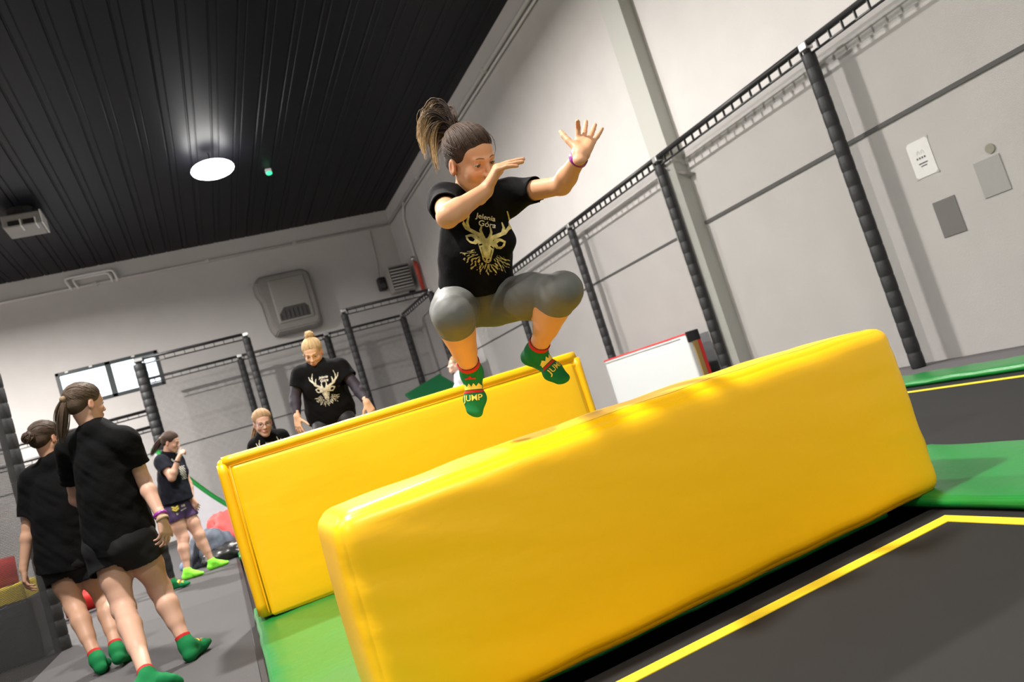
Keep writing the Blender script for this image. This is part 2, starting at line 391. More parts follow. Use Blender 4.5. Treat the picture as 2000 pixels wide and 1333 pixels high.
# ---------------------------------------------------------------- net cages
def post(x, y, h, r, label, group=None, z0=-.02, bulge=.10):
    e = empty('net_post', (x, y, z0), label, 'post', group or 'padded black net posts')
    bm = bmesh.new(); pts, rad = [], []; L = h - z0 - .10; n = max(3, int(L / bulge))
    for k in range(n):
        zb = k * L / n
        for t, f in ((.02, .945), (.08, 1.0), (.5, 1.015), (.92, 1.0), (.98, .945)): pts.append((0, 0, zb + t * L / n)); rad.append(r * f)
    tube(bm, pts, rad, 12); obj('sleeve', bm, M_sleeve, e, True)
    bm = bmesh.new(); tube(bm, [(0, 0, L - .02), (0, 0, h - z0 + .02)], r * .55, 10); obj('pole_top', bm, M_dark, e, True)
    bm = bmesh.new(); pts, rad = [], []
    for k in range(n):
        a = -1.1 - .5 * (k % 2)
        for dz, rr in ((-.03, .006), (-.014, .020), (.014, .020), (.03, .006)): pts.append((r * 1.05 * math.cos(a + .6), r * 1.05 * math.sin(a + .3), max(.01, k * L / n + dz))); rad.append(rr * (r / .07) ** .5)
    tube(bm, pts, rad, 6)
    obj('tie_cord', bm, M_tie, e)
    obj('clamp', bx((-r * .75, -r * .75, h - z0 - .06), (r * .75, r * .75, h - z0 + .02), .012), M_steel, e)
    return e
def rail(p0, p1, r, drop, label, step=.16, group=None):
    """padded rail with the net's border rope laced beneath it"""
    p0, p1 = Vector(p0), Vector(p1); d = p1 - p0; L = d.length; d.normalize()
    o = bpy.data.objects.new('net_rail', None); COL.objects.link(o); o.location = p0; tag(o, label, 'rail', group or 'black rails of the net cages')
    def P_(s, z): return d * s + Vector((0, 0, z))
    bm = bmesh.new(); tube(bm, [P_(0, 0), P_(L, 0)], r, 10); obj('tube', bm, M_dark, o, True)
    bm = bmesh.new(); tube(bm, [P_(0, -drop), P_(L, -drop)], r * .42, 8); obj('border_rope', bm, M_tie, o, True)
    bm = bmesh.new(); pts = []; s = step / 2
    while s < L:
        up, dn = P_(s, 0), P_(s, -drop); pts += [up, dn] if len(pts) % 4 == 0 else [dn, up]; s += step
    tube(bm, pts, r * .5, 6)
    obj('lacing', bm, M_tie, o); return o
def net(p0, p1, z0, z1, label, m_=None):
    p0, p1 = Vector((*p0, z0)), Vector((*p1, z0)); d = p1 - p0; L = d.length
    o = sheet('safety_net', (0, 0, 0), d.normalized(), (0, 0, 1), L, z1 - z0, m_ or M_net); o.location = p0
    return tag(o, label, 'net', 'black safety nets')
RZ = 3.35; RXX = 6.25
ys = [2.62, 5.41, 8.22, 11.0, 13.9, 16.7]
lab = ['padded black net post right of the photo edge', 'nearest padded black net post along the right wall, behind the yellow block',
       'second padded black post along the right wall, at the pilaster', 'third padded black post along the right wall, beside the knee of the jumper',
       'fourth padded black post along the right wall, behind the legs of the jumper', 'farthest padded black post along the right wall']
for y, l in list(zip(ys, lab))[1:5]: post(RXX, y, RZ, .068, l, bulge=.15)
rl = ['nearest black top rail rising to the top right of the photo', 'black top rail between the two nearest right wall posts', 'black top rail between the second and third right wall posts', 'black top rail between the third and fourth right wall posts', 'farthest black top rail of the right wall net']
for a, b, l in zip(ys, ys[1:], rl): rail((RXX, a, RZ), (RXX, b, RZ), .034, .115, l)
nl = ['net of the nearest bay along the right wall', 'net between the two nearest posts of the right wall', 'net between the second and third posts of the right wall', 'net between the third and fourth posts of the right wall', 'net of the farthest bay along the right wall']
for a, b, l in zip(ys, ys[1:], nl): net((RXX, a), (RXX, b), 0.0, RZ - .1, 'black ' + l)
bm = bmesh.new(); tube(bm, [(RXX, 8.22, 3.2), (RXX + .05, 8.15, 3.16), (RXX + .12, 7.95, 3.0), (WX - .01, 7.9, 2.95)], .022, 8)
tag(obj('stay_bar', bm, M_unit, None, True), 'thin grey stay bar from the second post to the pilaster', 'bar')
# far cage over the dodgeball court
CH = 4.11; Y1, Y2 = 18.1, 21.0
for (x, y, l, r) in ((-.92, Y1, 'thick black cage post in front of the bright window', .125), (1.35, Y1, 'black corner post of the far cage left of the blonde woman', .085), (3.65, Y1, 'tall black cage post right of the blonde woman', .085), (5.9, Y1, 'black cage corner post beneath the heater', .085),
                  (1.28, Y2, 'black rear cage post just behind the left corner post', .085), (3.6, Y2, 'black rear cage post directly behind the blonde woman', .095), (5.82, Y2, 'black rear cage post in the far corner left of the jumper', .10)):
    post(x, y, CH, r, l, bulge=.16)
for p0, p1, l in (((-.92, Y1, CH), (1.35, Y1, CH), 'black front rail of the far cage crossing the window edge'), ((3.65, Y1, CH), (5.9, Y1, CH), 'black front rail of the far cage below the heater'),
                  ((-.92, Y2, CH - .02), (1.28, Y2, CH - .02), 'black rear rail of the far cage beside the window'), ((1.28, Y2, CH - .02), (3.6, Y2, CH - .02), 'black rear rail below the large wall unit'), ((3.6, Y2, CH - .02), (5.82, Y2, CH - .02), 'black rear rail right of the blonde woman'),
                  ((5.9, Y1, CH), (5.82, Y2, CH), 'black side rail of the far cage at the corner'), ((-5.5, Y1, 2.98), (-.92, Y1, 2.98), 'upper black rail left of the thick cage post'), ((-5.5, Y1, 2.62), (-.92, Y1, 2.62), 'lower black bar left of the thick cage post')):
    rail(p0, p1, .035, .12 if CH - p0[2] < .5 else .09, l, .21)
M_net2 = net_mat('black_netting_far', 0.022, 0.0022)
for p0, p1, z1, l in (((-.92, Y1), (1.35, Y1), CH - .12, 'black front net of the far cage behind the green-socked drinker'), ((3.65, Y1), (5.9, Y1), CH - .12, 'black front net of the far cage below the heater'),
                      ((-.92, Y2), (1.28, Y2), CH - .14, 'black rear net beneath the window rail'), ((1.28, Y2), (3.6, Y2), CH - .14, 'black rear net behind the blonde woman'), ((3.6, Y2), (5.82, Y2), CH - .14, 'black rear net in the far right corner'),
                      ((5.9, Y1), (5.82, Y2), CH - .12, 'black side net of the far cage near the corner'), ((-5.5, Y1), (-.92, Y1), 2.6, 'black low net left of the thick cage post')):
    net(p0, p1, 0.0, z1, l, M_net2)
# near left post and net
post(-1.5, 7.57, 3.3, .064, 'padded black post at the left edge behind the walkers', bulge=.13)
net((-1.5, 2.5), (-1.5, 7.5), 0.0, 3.2, 'black net in the left foreground beside the walkers', net_mat('black_netting_near', .016, .0086, (.004, .004, .004)))

# ---------------------------------------------------------------- trampolines and pads
def bed(x0, x1, y0, y1, label, bands):
    e = empty('trampoline', ((x0 + x1) / 2, (y0 + y1) / 2, 0), label, 'trampoline', 'sunken black trampolines')
    put(obj('jump_bed', bx((x0, y0, -.012), (x1, y1, 0.0)), M_bed), e)
    for lo, hi in bands: put(obj('yellow_band', bx((lo[0], lo[1], -.004), (hi[0], hi[1], .003)), M_tape), e)
    return e
t = .028
bed(-.0, 2.42, -3.0, 2.20, 'black trampoline in the foreground at lower right', [((.48, 2.035), (2.29, 2.035 + .055)), ((2.235, -3), (2.290, 2.035)), ((.45, -3), (.505, 2.035))])
bed(2.95, 5.2, -3.0, 7.6, 'black trampoline between the two green pads at right', [((4.86, -3), (4.915, 7.4)), ((3.25, 7.35), (4.86, 7.4)), ((3.2, -3), (3.25, 7.4))])
bed(.3, 2.4, 2.6, 4.6, 'black trampoline hidden between the two yellow blocks', [((.62, 2.9), (.675, 4.12)), ((.62, 4.07), (2.1, 4.125)), ((2.05, 2.9), (2.1, 4.07)), ((.675, 2.9), (2.05, 2.955))])
bed(.3, 2.4, 5.3, 9.8, 'black trampoline behind the rear yellow block', [((.55, 5.9), (.605, 9.6)), ((2.1, 5.9), (2.155, 9.6)), ((.605, 9.545), (2.1, 9.6))])
def pad(x0, x1, y0, y1, label, z1=.065, seed=0, m_=None):
    sx, sy = x1 - x0, y1 - y0; cx, cy = (x0 + x1) / 2, (y0 + y1) / 2
    n = (max(4, int(sx / .07)), max(4, int(sy / .07)), 1)
    bm = rbox((sx, sy, z1 - .004), min(.034, (z1 - .004) * .45), n, .006, .006, seed)
    # puckered edges where the cover is stapled
    for v in bm.verts:
        ed = min(abs(abs(v.co.x) - sx / 2), abs(abs(v.co.y) - sy / 2))
        if ed < .12 and v.co.z > 0: v.co.z += .008 * (1 - ed / .12) * noise.noise(Vector((v.co.x * 9 + seed, v.co.y * 9, seed)))
    o = obj('edge_pad', move(bm, (0, 0, (z1 - .004) / 2 + .004)), m_ or M_green, None, True); o.location = (cx, cy, 0)
    return tag(o, label, 'pad', 'green padded trampoline edges')
pad(-.02, .47, -3.0, 5.62, 'shiny green edge pad along the grey floor under the left ends of the yellow blocks', .05, 1)
pad(.47, 2.25, 2.30, 2.86, 'green edge pad lying under the front yellow block', .028, 2)
pad(.475, 2.25, 4.28, 5.62, 'green edge pad lying under the rear yellow block', .05, 3)
pad(2.345, 3.1, -3.0, 9.9, 'wide glossy green edge pad right of the front yellow block', .052, 4)
pad(5.07, 5.46, -3.0, 12.0, 'narrow green edge pad along the foot of the right wall', .05, 5)
pad(-.02, 3.1, 9.9, 10.6, 'green edge pad across the hall behind the rear trampoline', .06, 6)
tag(obj('frame_cover', bx((5.3, 7.6, -.25), (5.47, WY - 4, -.02)), M_dark), 'black frame edge beneath the right wall pad', 'frame')
# black fabric skirt between block and bed
struct('floor_edge', bx((-.06, YF, -.25), (-.02, WY, .0), .004), M_dark)
struct('floor_pit', bx((-.02, YF, -.27), (5.47, WY, -.12)), M_dark)
tag(obj('deck_mat', bx((-.02, 10.62, -.12), (5.05, 16.9, .0)), M_floor), 'dark mat deck behind the trampolines', 'mat')

# ---------------------------------------------------------------- yellow blocks
fb = empty('foam_block', (1.36, 2.44, .047), 'front yellow padded vaulting block below the jumper', 'foam block', 'yellow padded blocks')
bm = rbox((2.22, .48, .663), .055, (60, 12, 20), .02, 0, 3)
for v in bm.verts:     # slack cover: creases fanning from the left end, sagging long top edge
    x, y, z = v.co
    k = max(0, 1 - (x + 1.11) / .8)
    f = noise.noise(Vector((x * 2.2 - z * 3, z * 16 + x * 5, 1.7)))
    v.co.y += (-.005 if y < 0 else .005) * f * (.30 + k)
    v.co.z += .005 * noise.noise(Vector((x * 5, y * 4, 9)))
    if z > .2: v.co.z += .010 * math.sin((x + 1.1) * 1.35) - .004
    k2 = max(0, (x - .95) / .16)
    if k2 > 0: v.co.x += .010 * noise.noise(Vector((y * 8, z * 14, 4))) * k2
fc = obj('cover', move(bm, (0, 0, .3315)), M_yel, fb, True)
bv = BVHTree.FromPolygons([v.co for v in fc.data.vertices], [p.vertices for p in fc.data.polygons])
def seam(pts, dr):
    P_ = []
    for p in pts:
        h = bv.ray_cast(Vector(p) - Vector(dr) * .5, Vector(dr))
        if h[0] is not None: P_.append(h[0] + Vector(dr) * .001)
    bm = bmesh.new(); tube(bm, P_, .0022, 6); obj('seam', bm, M_seam, fb, True)
seam([(-1.07 + i * .0535, -.185, .5) for i in range(41)], (0, 0, -1))

rb = empty('foam_block', (1.29, 5.2, .062), 'rear yellow padded block with piped edges, taller and behind the front block', 'foam block', 'yellow padded blocks')
bm = rbox((2.56, .40, .985), .03, (40, 8, 20), .012, .002, 5); obj('cover', move(bm, (0, 0, .4925)), M_yel, rb, True)
fy = -.205
def roll(pts, r, nm='edge_roll'):
    bm = bmesh.new(); P_ = []
    for a, b in zip(pts, pts[1:]):
        a, b = Vector(a), Vector(b); k = max(2, int((b - a).length / .06))
        for i in range(k): P_.append(a.lerp(b, i / k))
    P_.append(Vector(pts[-1])); tube(bm, P_, [r * (1 + .05 * noise.noise(p * 7)) for p in P_], 10); return obj(nm, bm, M_yelb, rb, True)
for pts in (((-1.25, fy + .02, .965), (1.255, fy + .02, .972)), ((-1.255, fy + .02, .02), (-1.255, fy + .02, .955)), ((1.258, fy + .02, .02), (1.258, fy + .02, .955))): roll(pts, .034)
bm = rbox((2.42, .05, .93), .02, (40, 1, 16), .014, .002, 8); obj('front_panel', move(bm, (0, fy + .005, .462)), M_yel, rb, True)
bm = bmesh.new(); tube(bm, [(-1.215, fy - .012, .93), (1.215, fy - .012, .936)], .004, 6); tube(bm, [(-1.216, fy - .012, .02), (-1.216, fy - .012, .93)], .004, 6); obj('seam', bm, M_seam, rb, True)

# ---------------------------------------------------------------- mats, ramps, bags
wm = empty('foam_mat', (6.02, 9.55, 0), 'tall grey crash mat with red edges standing along the right wall', 'mat')
obj('cover', move(rbox((.2, 2.3, 1.0), .02, (2, 16, 10), .008, .004, 2), (0, 0, .50)), mat('grey_mat_cover', (.56, .57, .58), .45, bump=(6, .2, .01)), wm, True)
for lo, hi in (((-.105, -1.16, .985), (.105, 1.16, 1.008)), ((-.03, -1.165, .02), (.105, -1.148, .99))): obj('edge_strip', bx(lo, hi, .004), mat('red_strip', (.62, .03, .03), .5), wm)['label'] = 'red edge strip'
obj('end_cap', bx((-.1, -1.175, .88), (.105, -1.15, 1.02), .01), M_dark, wm)['label'] = 'black corner cap'
obj('strap', bx((-.035, -1.18, .02), (.04, -1.16, .88), .004), mat('ochre_strap', (.32, .2, .06), .6), wm)['label'] = 'ochre strap'
obj('hem', bx((-.112, -1.02, .955), (-.1, 1.12, .962)), M_unit, wm)
def ramp(sgn, x_hi, label):
    """side panel and green rim of a curved, sloping end trampoline"""
    e = empty('slope_trampoline', (x_hi, 17.2, 0), label, 'sloped trampoline')
    pts = []
    for i in range(13):
        t_ = i / 12; pts.append((sgn * t_ * 1.7, 2.06 * (1 - t_) ** 1.5 + .04))
    bm = bmesh.new(); top0 = [bm.verts.new((x, 0, z)) for x, z in pts]; bot0 = [bm.verts.new((x, 0, -.02)) for x, z in pts]
    top1 = [bm.verts.new((x, .08, z)) for x, z in pts]; bot1 = [bm.verts.new((x, .08, -.02)) for x, z in pts]
    for i in range(12):
        for q in ((top0[i], top0[i + 1], bot0[i + 1], bot0[i]), (top1[i + 1], top1[i], bot1[i], bot1[i + 1]), (top0[i + 1], top0[i], top1[i], top1[i + 1])): bm.faces.new(q)
    bm.faces.new((top0[0], bot0[0], bot1[0], top1[0])); obj('side_panel', bm, M_lilac, e)
    bm = bmesh.new(); tube(bm, [(x, .04, z + .02) for x, z in pts], .055, 10); obj('rim_pad', bm, M_green, e, True)
    bm = bmesh.new(); r0 = [bm.verts.new((x, .1, z - .01)) for x, z in pts]; r1 = [bm.verts.new((x, .72, z - .01)) for x, z in pts]
    for i in range(12): bm.faces.new((r0[i], r0[i + 1], r1[i + 1], r1[i]))
    o = obj('jump_bed', bm, M_bed, e, True); s_ = o.modifiers.new('s', 'SOLIDIFY'); s_.thickness = .02
    return e
ramp(1, -1.05, 'sloping end trampoline with grey side panel and green rim behind the drinker')
e2 = ramp(-1, 6.15, 'sloping end trampoline with green rim behind the fair-haired child')
gp = obj('slope_pad', move(rbox((1.0, .9, .09), .03, (8, 6, 1)), (0, 0, 0)), mat('deep_green_vinyl', (.006, .09, .03), .45), None, True); gp.location = (4.95, 17.35, 1.62); gp.rotation_euler = (R_(28), R_(-14), 0)
gp.parent = e2; gp.matrix_parent_inverse = Matrix.Translation(e2.location).inverted()
gp.name = 'slope_pad'
# far mat stack and cushions behind the left net
e = empty('bolster_cushion', (-1.95, 8.1, 0), 'red roll cushion on a yellow and navy mat behind the left net', 'cushion')
bm = bmesh.new(); tube(bm, [(-1.3, -.5, .78), (-.6, -.35, .78), (.2, -.2, .74)], .13, 16); obj('roll', bm, M_red, e, True)
obj('yellow_band', move(rbox((1.7, .5, .16), .03, (8, 3, 1), 0, .012), (-.55, -.3, .56)), M_tape, e, True)
obj('base', move(rbox((1.75, .55, .52), .04, (8, 3, 3), .01, .015), (-.55, -.3, .25)), mat('navy_vinyl', (.012, .016, .03), .25, bump=(12, .6, .02)), e, True)
e = empty('bolster_cushion', (-1.75, 10.1, 0), 'short bright red cushion on the floor between the walkers', 'cushion')
bm = bmesh.new(); tube(bm, [(-.15, 0, .16), (.34, .12, .16)], .14, 16); obj('roll', bm, M_red, e, True)
obj('yellow_end', bx((-.55, -.1, .14), (-.18, .25, .42), .03), M_tape, e)

# ================================================================ people: implicit bodies
def nrm(v): v = np.asarray(v, float); return v / (np.linalg.norm(v) + 1e-12)
def A_(*v): return np.array(v, float)
def gnd(px, py, z=0.0):
    dr = at(px, py, 1.0) - A_(0, 0, EYE); return A_(0, 0, EYE) + dr * (z - EYE) / dr[2]
def rc(a, b, r1, r2, k=.02, sq=None, cut=None): return dict(t='rc', a=A_(*a), b=A_(*b), r1=r1, r2=r2, k=k, sq=sq, cut=cut)
def el(c, ax, r, k=.02, cut=None, op='u'): return dict(t='el', c=A_(*c), ax=np.array(ax, float), r=np.array(r, float), k=k, cut=cut, op=op)
def sp(c, r, k=.01, op='u', cut=None): return el(c, np.eye(3), (r, r, r), k, cut, op)
def grp(ps, k=.01): return dict(t='grp', ps=ps, k=k)
def bounds(p):
    if p['t'] == 'grp':
        bs = [bounds(q) for q in p['ps'] if q.get('op', 'u') == 'u']; return np.min([b[0] for b in bs], 0), np.max([b[1] for b in bs], 0)
    if p['t'] == 'rc':
        r = max(p['r1'], p['r2']); 
        if p['sq'] is not None: r = r * max(1, p['sq'][1])
        return np.minimum(p['a'], p['b']) - r, np.maximum(p['a'], p['b']) + r
    r = p['r'].max(); return p['c'] - r, p['c'] + r
def dist(p, P):
    if p['t'] == 'rc':
        a, b, r1, r2, f = p['a'], p['b'], p['r1'], p['r2'], 1.0
        Q = P
        if p['sq'] is not None:
            dv, f = p['sq']; dv = nrm(dv)
            Q = P + ((P - a) @ dv)[..., None] * dv * (1 / f - 1); b = b + ((b - a) @ dv) * dv * (1 / f - 1)
        ba = b - a; l2 = ba @ ba + 1e-12; rr = r1 - r2; a2 = l2 - rr * rr; il2 = 1 / l2
        pa = Q - a; y = pa @ ba; z = y - l2; w_ = pa * l2 - y[..., None] * ba; x2 = (w_ * w_).sum(-1)
        y2 = y * y * l2; z2 = z * z * l2; kk = np.sign(rr) * rr * rr * x2
        d = (np.sqrt(np.maximum(x2 * a2 * il2, 0)) + y * rr) * il2 - r1
        d = np.where(np.sign(y) * a2 * y2 < kk, np.sqrt(x2 + y2) * il2 - r1, d)
        d = np.where(np.sign(z) * a2 * z2 > kk, np.sqrt(x2 + z2) * il2 - r2, d)
        d = d * min(f, 1.0)
    else:
        q = (P - p['c']) @ p['ax'].T; k0 = np.sqrt(((q / p['r']) ** 2).sum(-1)); k1 = np.sqrt(((q / p['r'] ** 2) ** 2).sum(-1)) + 1e-9
        d = k0 * (k0 - 1) / k1
    if p.get('cut'):
        for (c, n) in p['cut']: d = np.maximum(d, (P - c) @ nrm(n))
    return d
def smin(a, b, k):
    h = np.clip(.5 + .5 * (b - a) / k, 0, 1); return b * (1 - h) + a * h - k * h * (1 - h)
def field(ps, lo, shape, h, F=None):
    if F is None: F = np.full(shape, .25, np.float32)
    X = [lo[i] + h * np.arange(shape[i]) for i in range(3)]
    for p in ps:
        b0, b1 = bounds(p); m = p['k'] + 3 * h
        i0 = np.maximum(0, np.floor((b0 - m - lo) / h).astype(int)); i1 = np.minimum(shape, np.ceil((b1 + m - lo) / h).astype(int) + 1)
        if (i1 <= i0).any(): continue
        sl = tuple(slice(a, b) for a, b in zip(i0, i1))
        if p['t'] == 'grp': d = field(p['ps'], lo + i0 * h, tuple(i1 - i0), h)
        else: d = dist(p, np.stack(np.meshgrid(*[X[i][sl[i]] for i in range(3)], indexing='ij'), -1))
        k = max(p['k'], 1e-4)
        if p.get('op', 'u') == 'u': F[sl] = smin(F[sl], d, k)
        else: F[sl] = -smin(-F[sl], d, k)
    return F
def surfnet(ps, h, rough=None):
    bs = [bounds(p) for p in ps if p.get('op', 'u') == 'u']; lo = np.min([b[0] for b in bs], 0) - 4 * h; hi = np.max([b[1] for b in bs], 0) + 4 * h
    shape = tuple(np.ceil((hi - lo) / h).astype(int) + 1)
    F = field(ps, lo, shape, h)
    S = F < 0; n = [s - 1 for s in shape]
    cs = [(i, j, k) for i in (0, 1) for j in (0, 1) for k in (0, 1)]
    sub = lambda A, c: A[c[0]:c[0] + n[0], c[1]:c[1] + n[1], c[2]:c[2] + n[2]]
    cnt = sum(sub(S, c).astype(np.int8) for c in cs); mixed = (cnt > 0) & (cnt < 8)
    idx = np.argwhere(mixed); vid = np.full(n, -1, int); vid[mixed] = np.arange(len(idx))
    acc = np.zeros((len(idx), 3)); num = np.zeros(len(idx))
    for c0 in cs:
        for ax in range(3):
            if c0[ax]: continue
            c1 = list(c0); c1[ax] = 1
            f0 = F[tuple((idx + c0).T)]; f1 = F[tuple((idx + c1).T)]; x = (f0 < 0) != (f1 < 0)
            t = np.where(x, f0 / np.where(x, f0 - f1, 1), 0)
            p = np.array(c0) + t[:, None] * (np.array(c1) - np.array(c0)); acc[x] += p[x]; num[x] += 1
    V = lo + h * (idx + acc / num[:, None])
    quads = []
    for ax in range(3):
        o1, o2 = (ax + 1) % 3, (ax + 2) % 3
        a = [slice(None)] * 3; b = [slice(None)] * 3; a[ax] = slice(0, -1); b[ax] = slice(1, None)
        s0, s1 = S[tuple(a)], S[tuple(b)]; g = np.argwhere(s0 != s1)
        ok = (g[:, o1] > 0) & (g[:, o2] > 0) & (g[:, o1] < n[o1]) & (g[:, o2] < n[o2]); g = g[ok]
        e1 = np.eye(3, dtype=int)[o1]; e2 = np.eye(3, dtype=int)[o2]
        q = np.stack([vid[tuple((g - e1 - e2).T)], vid[tuple((g - e2).T)], vid[tuple(g.T)], vid[tuple((g - e1).T)]], 1)
        inside = s0[tuple(g.T)]; q[~inside] = q[~inside][:, ::-1]; quads.append(q)
    Q = np.concatenate(quads)
    # relax then pull back on to the surface
    G = np.gradient(F, h)
    def samp(A, p):
        u = (p - lo) / h; i = np.clip(np.floor(u).astype(int), 0, np.array(shape) - 2); t = u - i; r = 0
        for c in cs:
            w_ = np.prod([(t[:, a] if c[a] else 1 - t[:, a]) for a in range(3)], 0); r = r + w_ * A[tuple((i + c).T)]
        return r
    for it in range(2):
        sm = np.zeros_like(V); k = np.zeros(len(V))
        for a, b in ((0, 1), (1, 2), (2, 3), (3, 0)):
            np.add.at(sm, Q[:, a], V[Q[:, b]]); np.add.at(k, Q[:, a], 1)
        V = V * .5 + .5 * sm / k[:, None]
        for _ in range(2):
            g = np.stack([samp(G[i], V) for i in range(3)], 1); f = samp(F, V); V = V - g * (np.clip(f, -h, h) / ((g * g).sum(1) + 1e-6))[:, None]
    return V, Q
def vnormals(V, Q):
    fn = np.cross(V[Q[:, 2]] - V[Q[:, 0]], V[Q[:, 3]] - V[Q[:, 1]]); N = np.zeros_like(V)
    for i in range(4): np.add.at(N, Q[:, i], fn)
    return N / (np.linalg.norm(N, axis=1)[:, None] + 1e-12), fn / (np.linalg.norm(fn, axis=1)[:, None] + 1e-12)
def mesh_np(name, V, Q, m, parent, loc, cols=None):
    me = bpy.data.meshes.new(name); V = V - np.asarray(loc)
    me.vertices.add(len(V)); me.vertices.foreach_set('co', V.astype(np.float32).ravel())
    k = Q.shape[1]; me.loops.add(Q.size); me.loops.foreach_set('vertex_index', Q.astype(np.int32).ravel())
    me.polygons.add(len(Q)); me.polygons.foreach_set('loop_start', np.arange(0, Q.size, k, dtype=np.int32)); me.polygons.foreach_set('loop_total', np.full(len(Q), k, np.int32))
    me.update(calc_edges=True); me.validate()
    me.polygons.foreach_set('use_smooth', np.ones(len(me.polygons), bool))
    if cols is not None:
        a = me.color_attributes.new('tint', 'FLOAT_COLOR', 'POINT'); a.data.foreach_set('color', np.concatenate([cols, np.ones((len(cols), 1))], 1).astype(np.float32).ravel())
    return link(name, me, m, parent)
def garment(name, ps, h, m, parent, loc, caps=(), thick=.004, folds=None, cols=None):
    """cloth grown from the body's forms; open at the given caps (point, outward normal, radius)"""
    V, Q = surfnet(ps, h); N, fn = vnormals(V, Q)
    ctr = V[Q].mean(1); keep = np.ones(len(Q), bool)
    for (c, n, r) in caps:
        n = nrm(n); dpl = (ctr - c) @ n
        keep &= ~((np.abs(dpl) < .9 * h) & (fn @ n > .6) & (np.linalg.norm(ctr - c, axis=1) < r))
    if folds:
        amp, fr, seed = folds[:3]
        dsp = np.array([.6 * noise.noise(Vector((p[0] * fr[0] * 2.6 + p[2] * 14, p[1] * fr[1] * 2.6 - p[2] * 9, p[2] * fr[2] * 1.2 + seed))) + noise.noise(Vector((p[0] * fr[0] + seed, p[1] * fr[1], p[2] * fr[2]))) + .5 * noise.noise(Vector((p[0] * fr[0] * 2.3, p[1] * fr[1] * 2.3 + seed, p[2] * fr[2] * 2.3))) for p in V])
        V = V + N * (dsp * amp)[:, None]
    Q = Q[keep]; used = np.zeros(len(V), bool); used[Q] = True; remap = np.cumsum(used) - 1
    C_ = cols(V[used], N[used]) if cols else None
    o = mesh_np(name, V[used], remap[Q], m, parent, loc, C_)
    s_ = o.modifiers.new('cloth', 'SOLIDIFY'); s_.thickness = thick; s_.offset = -1
    return o
def strand_mesh(name, lines, m, parent, loc, n=5):
    """many tapered strands: lines = [(points, radii, colours)]"""
    VV, QQ, CC = [], [], []; base = 0
    for pts, rad, col in lines:
        pts = np.asarray(pts, float); k = len(pts); T = np.gradient(pts, axis=0); T /= np.linalg.norm(T, axis=1)[:, None] + 1e-12
        u = np.cross(T[0], A_(.3, .5, .8)); 
        for i in range(k):
            u = nrm(u - T[i] * (u @ T[i])); v = np.cross(T[i], u)
            for j in range(n):
                a_ = 2 * math.pi * j / n; VV.append(pts[i] + (u * math.cos(a_) + v * math.sin(a_)) * rad[i]); CC.append(col[i])
        for i in range(k - 1):
            for j in range(n):
                a_, b_ = base + i * n + j, base + i * n + (j + 1) % n; QQ.append((a_, b_, b_ + n, a_ + n))
        base += k * n
    return mesh_np(name, np.array(VV), np.array(QQ), m, parent, loc, np.array(CC))

M_skin = mat('skin', (.62, .37, .27), .5, vcol='tint', bump=(120, .12, .001), spec=.3)
M_hair = mat('hair', (.06, .04, .03), .55, vcol='tint', spec=.2, bump=(90, .6, .004))
M_eye = mat('eye_white', (.55, .52, .49), .25)
M_iris = mat('iris', (.05, .035, .02), .15)
M_black = mat('black_cotton', (.0032, .0032, .0036), .9, bump=(18, .6, .008), spec=.12)
M_navy = mat('navy_cotton', (.0055, .0065, .0125), .9, bump=(18, .5, .006), spec=.2)
M_short = mat('black_shorts', (.006, .006, .007), .8, bump=(200, .2, .0008), spec=.25)
M_legg = mat('grey_leggings', (.115, .118, .11), .6, bump=(400, .2, .0006), spec=.35)
M_leggk = mat('black_leggings', (.011, .011, .012), .6, spec=.3)
M_sock = mat('green_sock', (.006, .15, .045), .85, bump=(500, .5, .0008), spec=.2)
M_lime = mat('lime_sock', (.25, .85, .06), .85, bump=(500, .5, .0008), spec=.2)
M_cuff = mat('red_cuff', (.42, .012, .010), .85)
M_gold = mat('sock_yellow', (.75, .60, .08), .8)
M_print = mat('cream_print', (.56, .47, .17), .7, vary=.35, vscale=60)
M_printw = mat('white_print', (.72, .68, .58), .7)
M_band = mat('purple_band', (.24, .02, .26), .4)

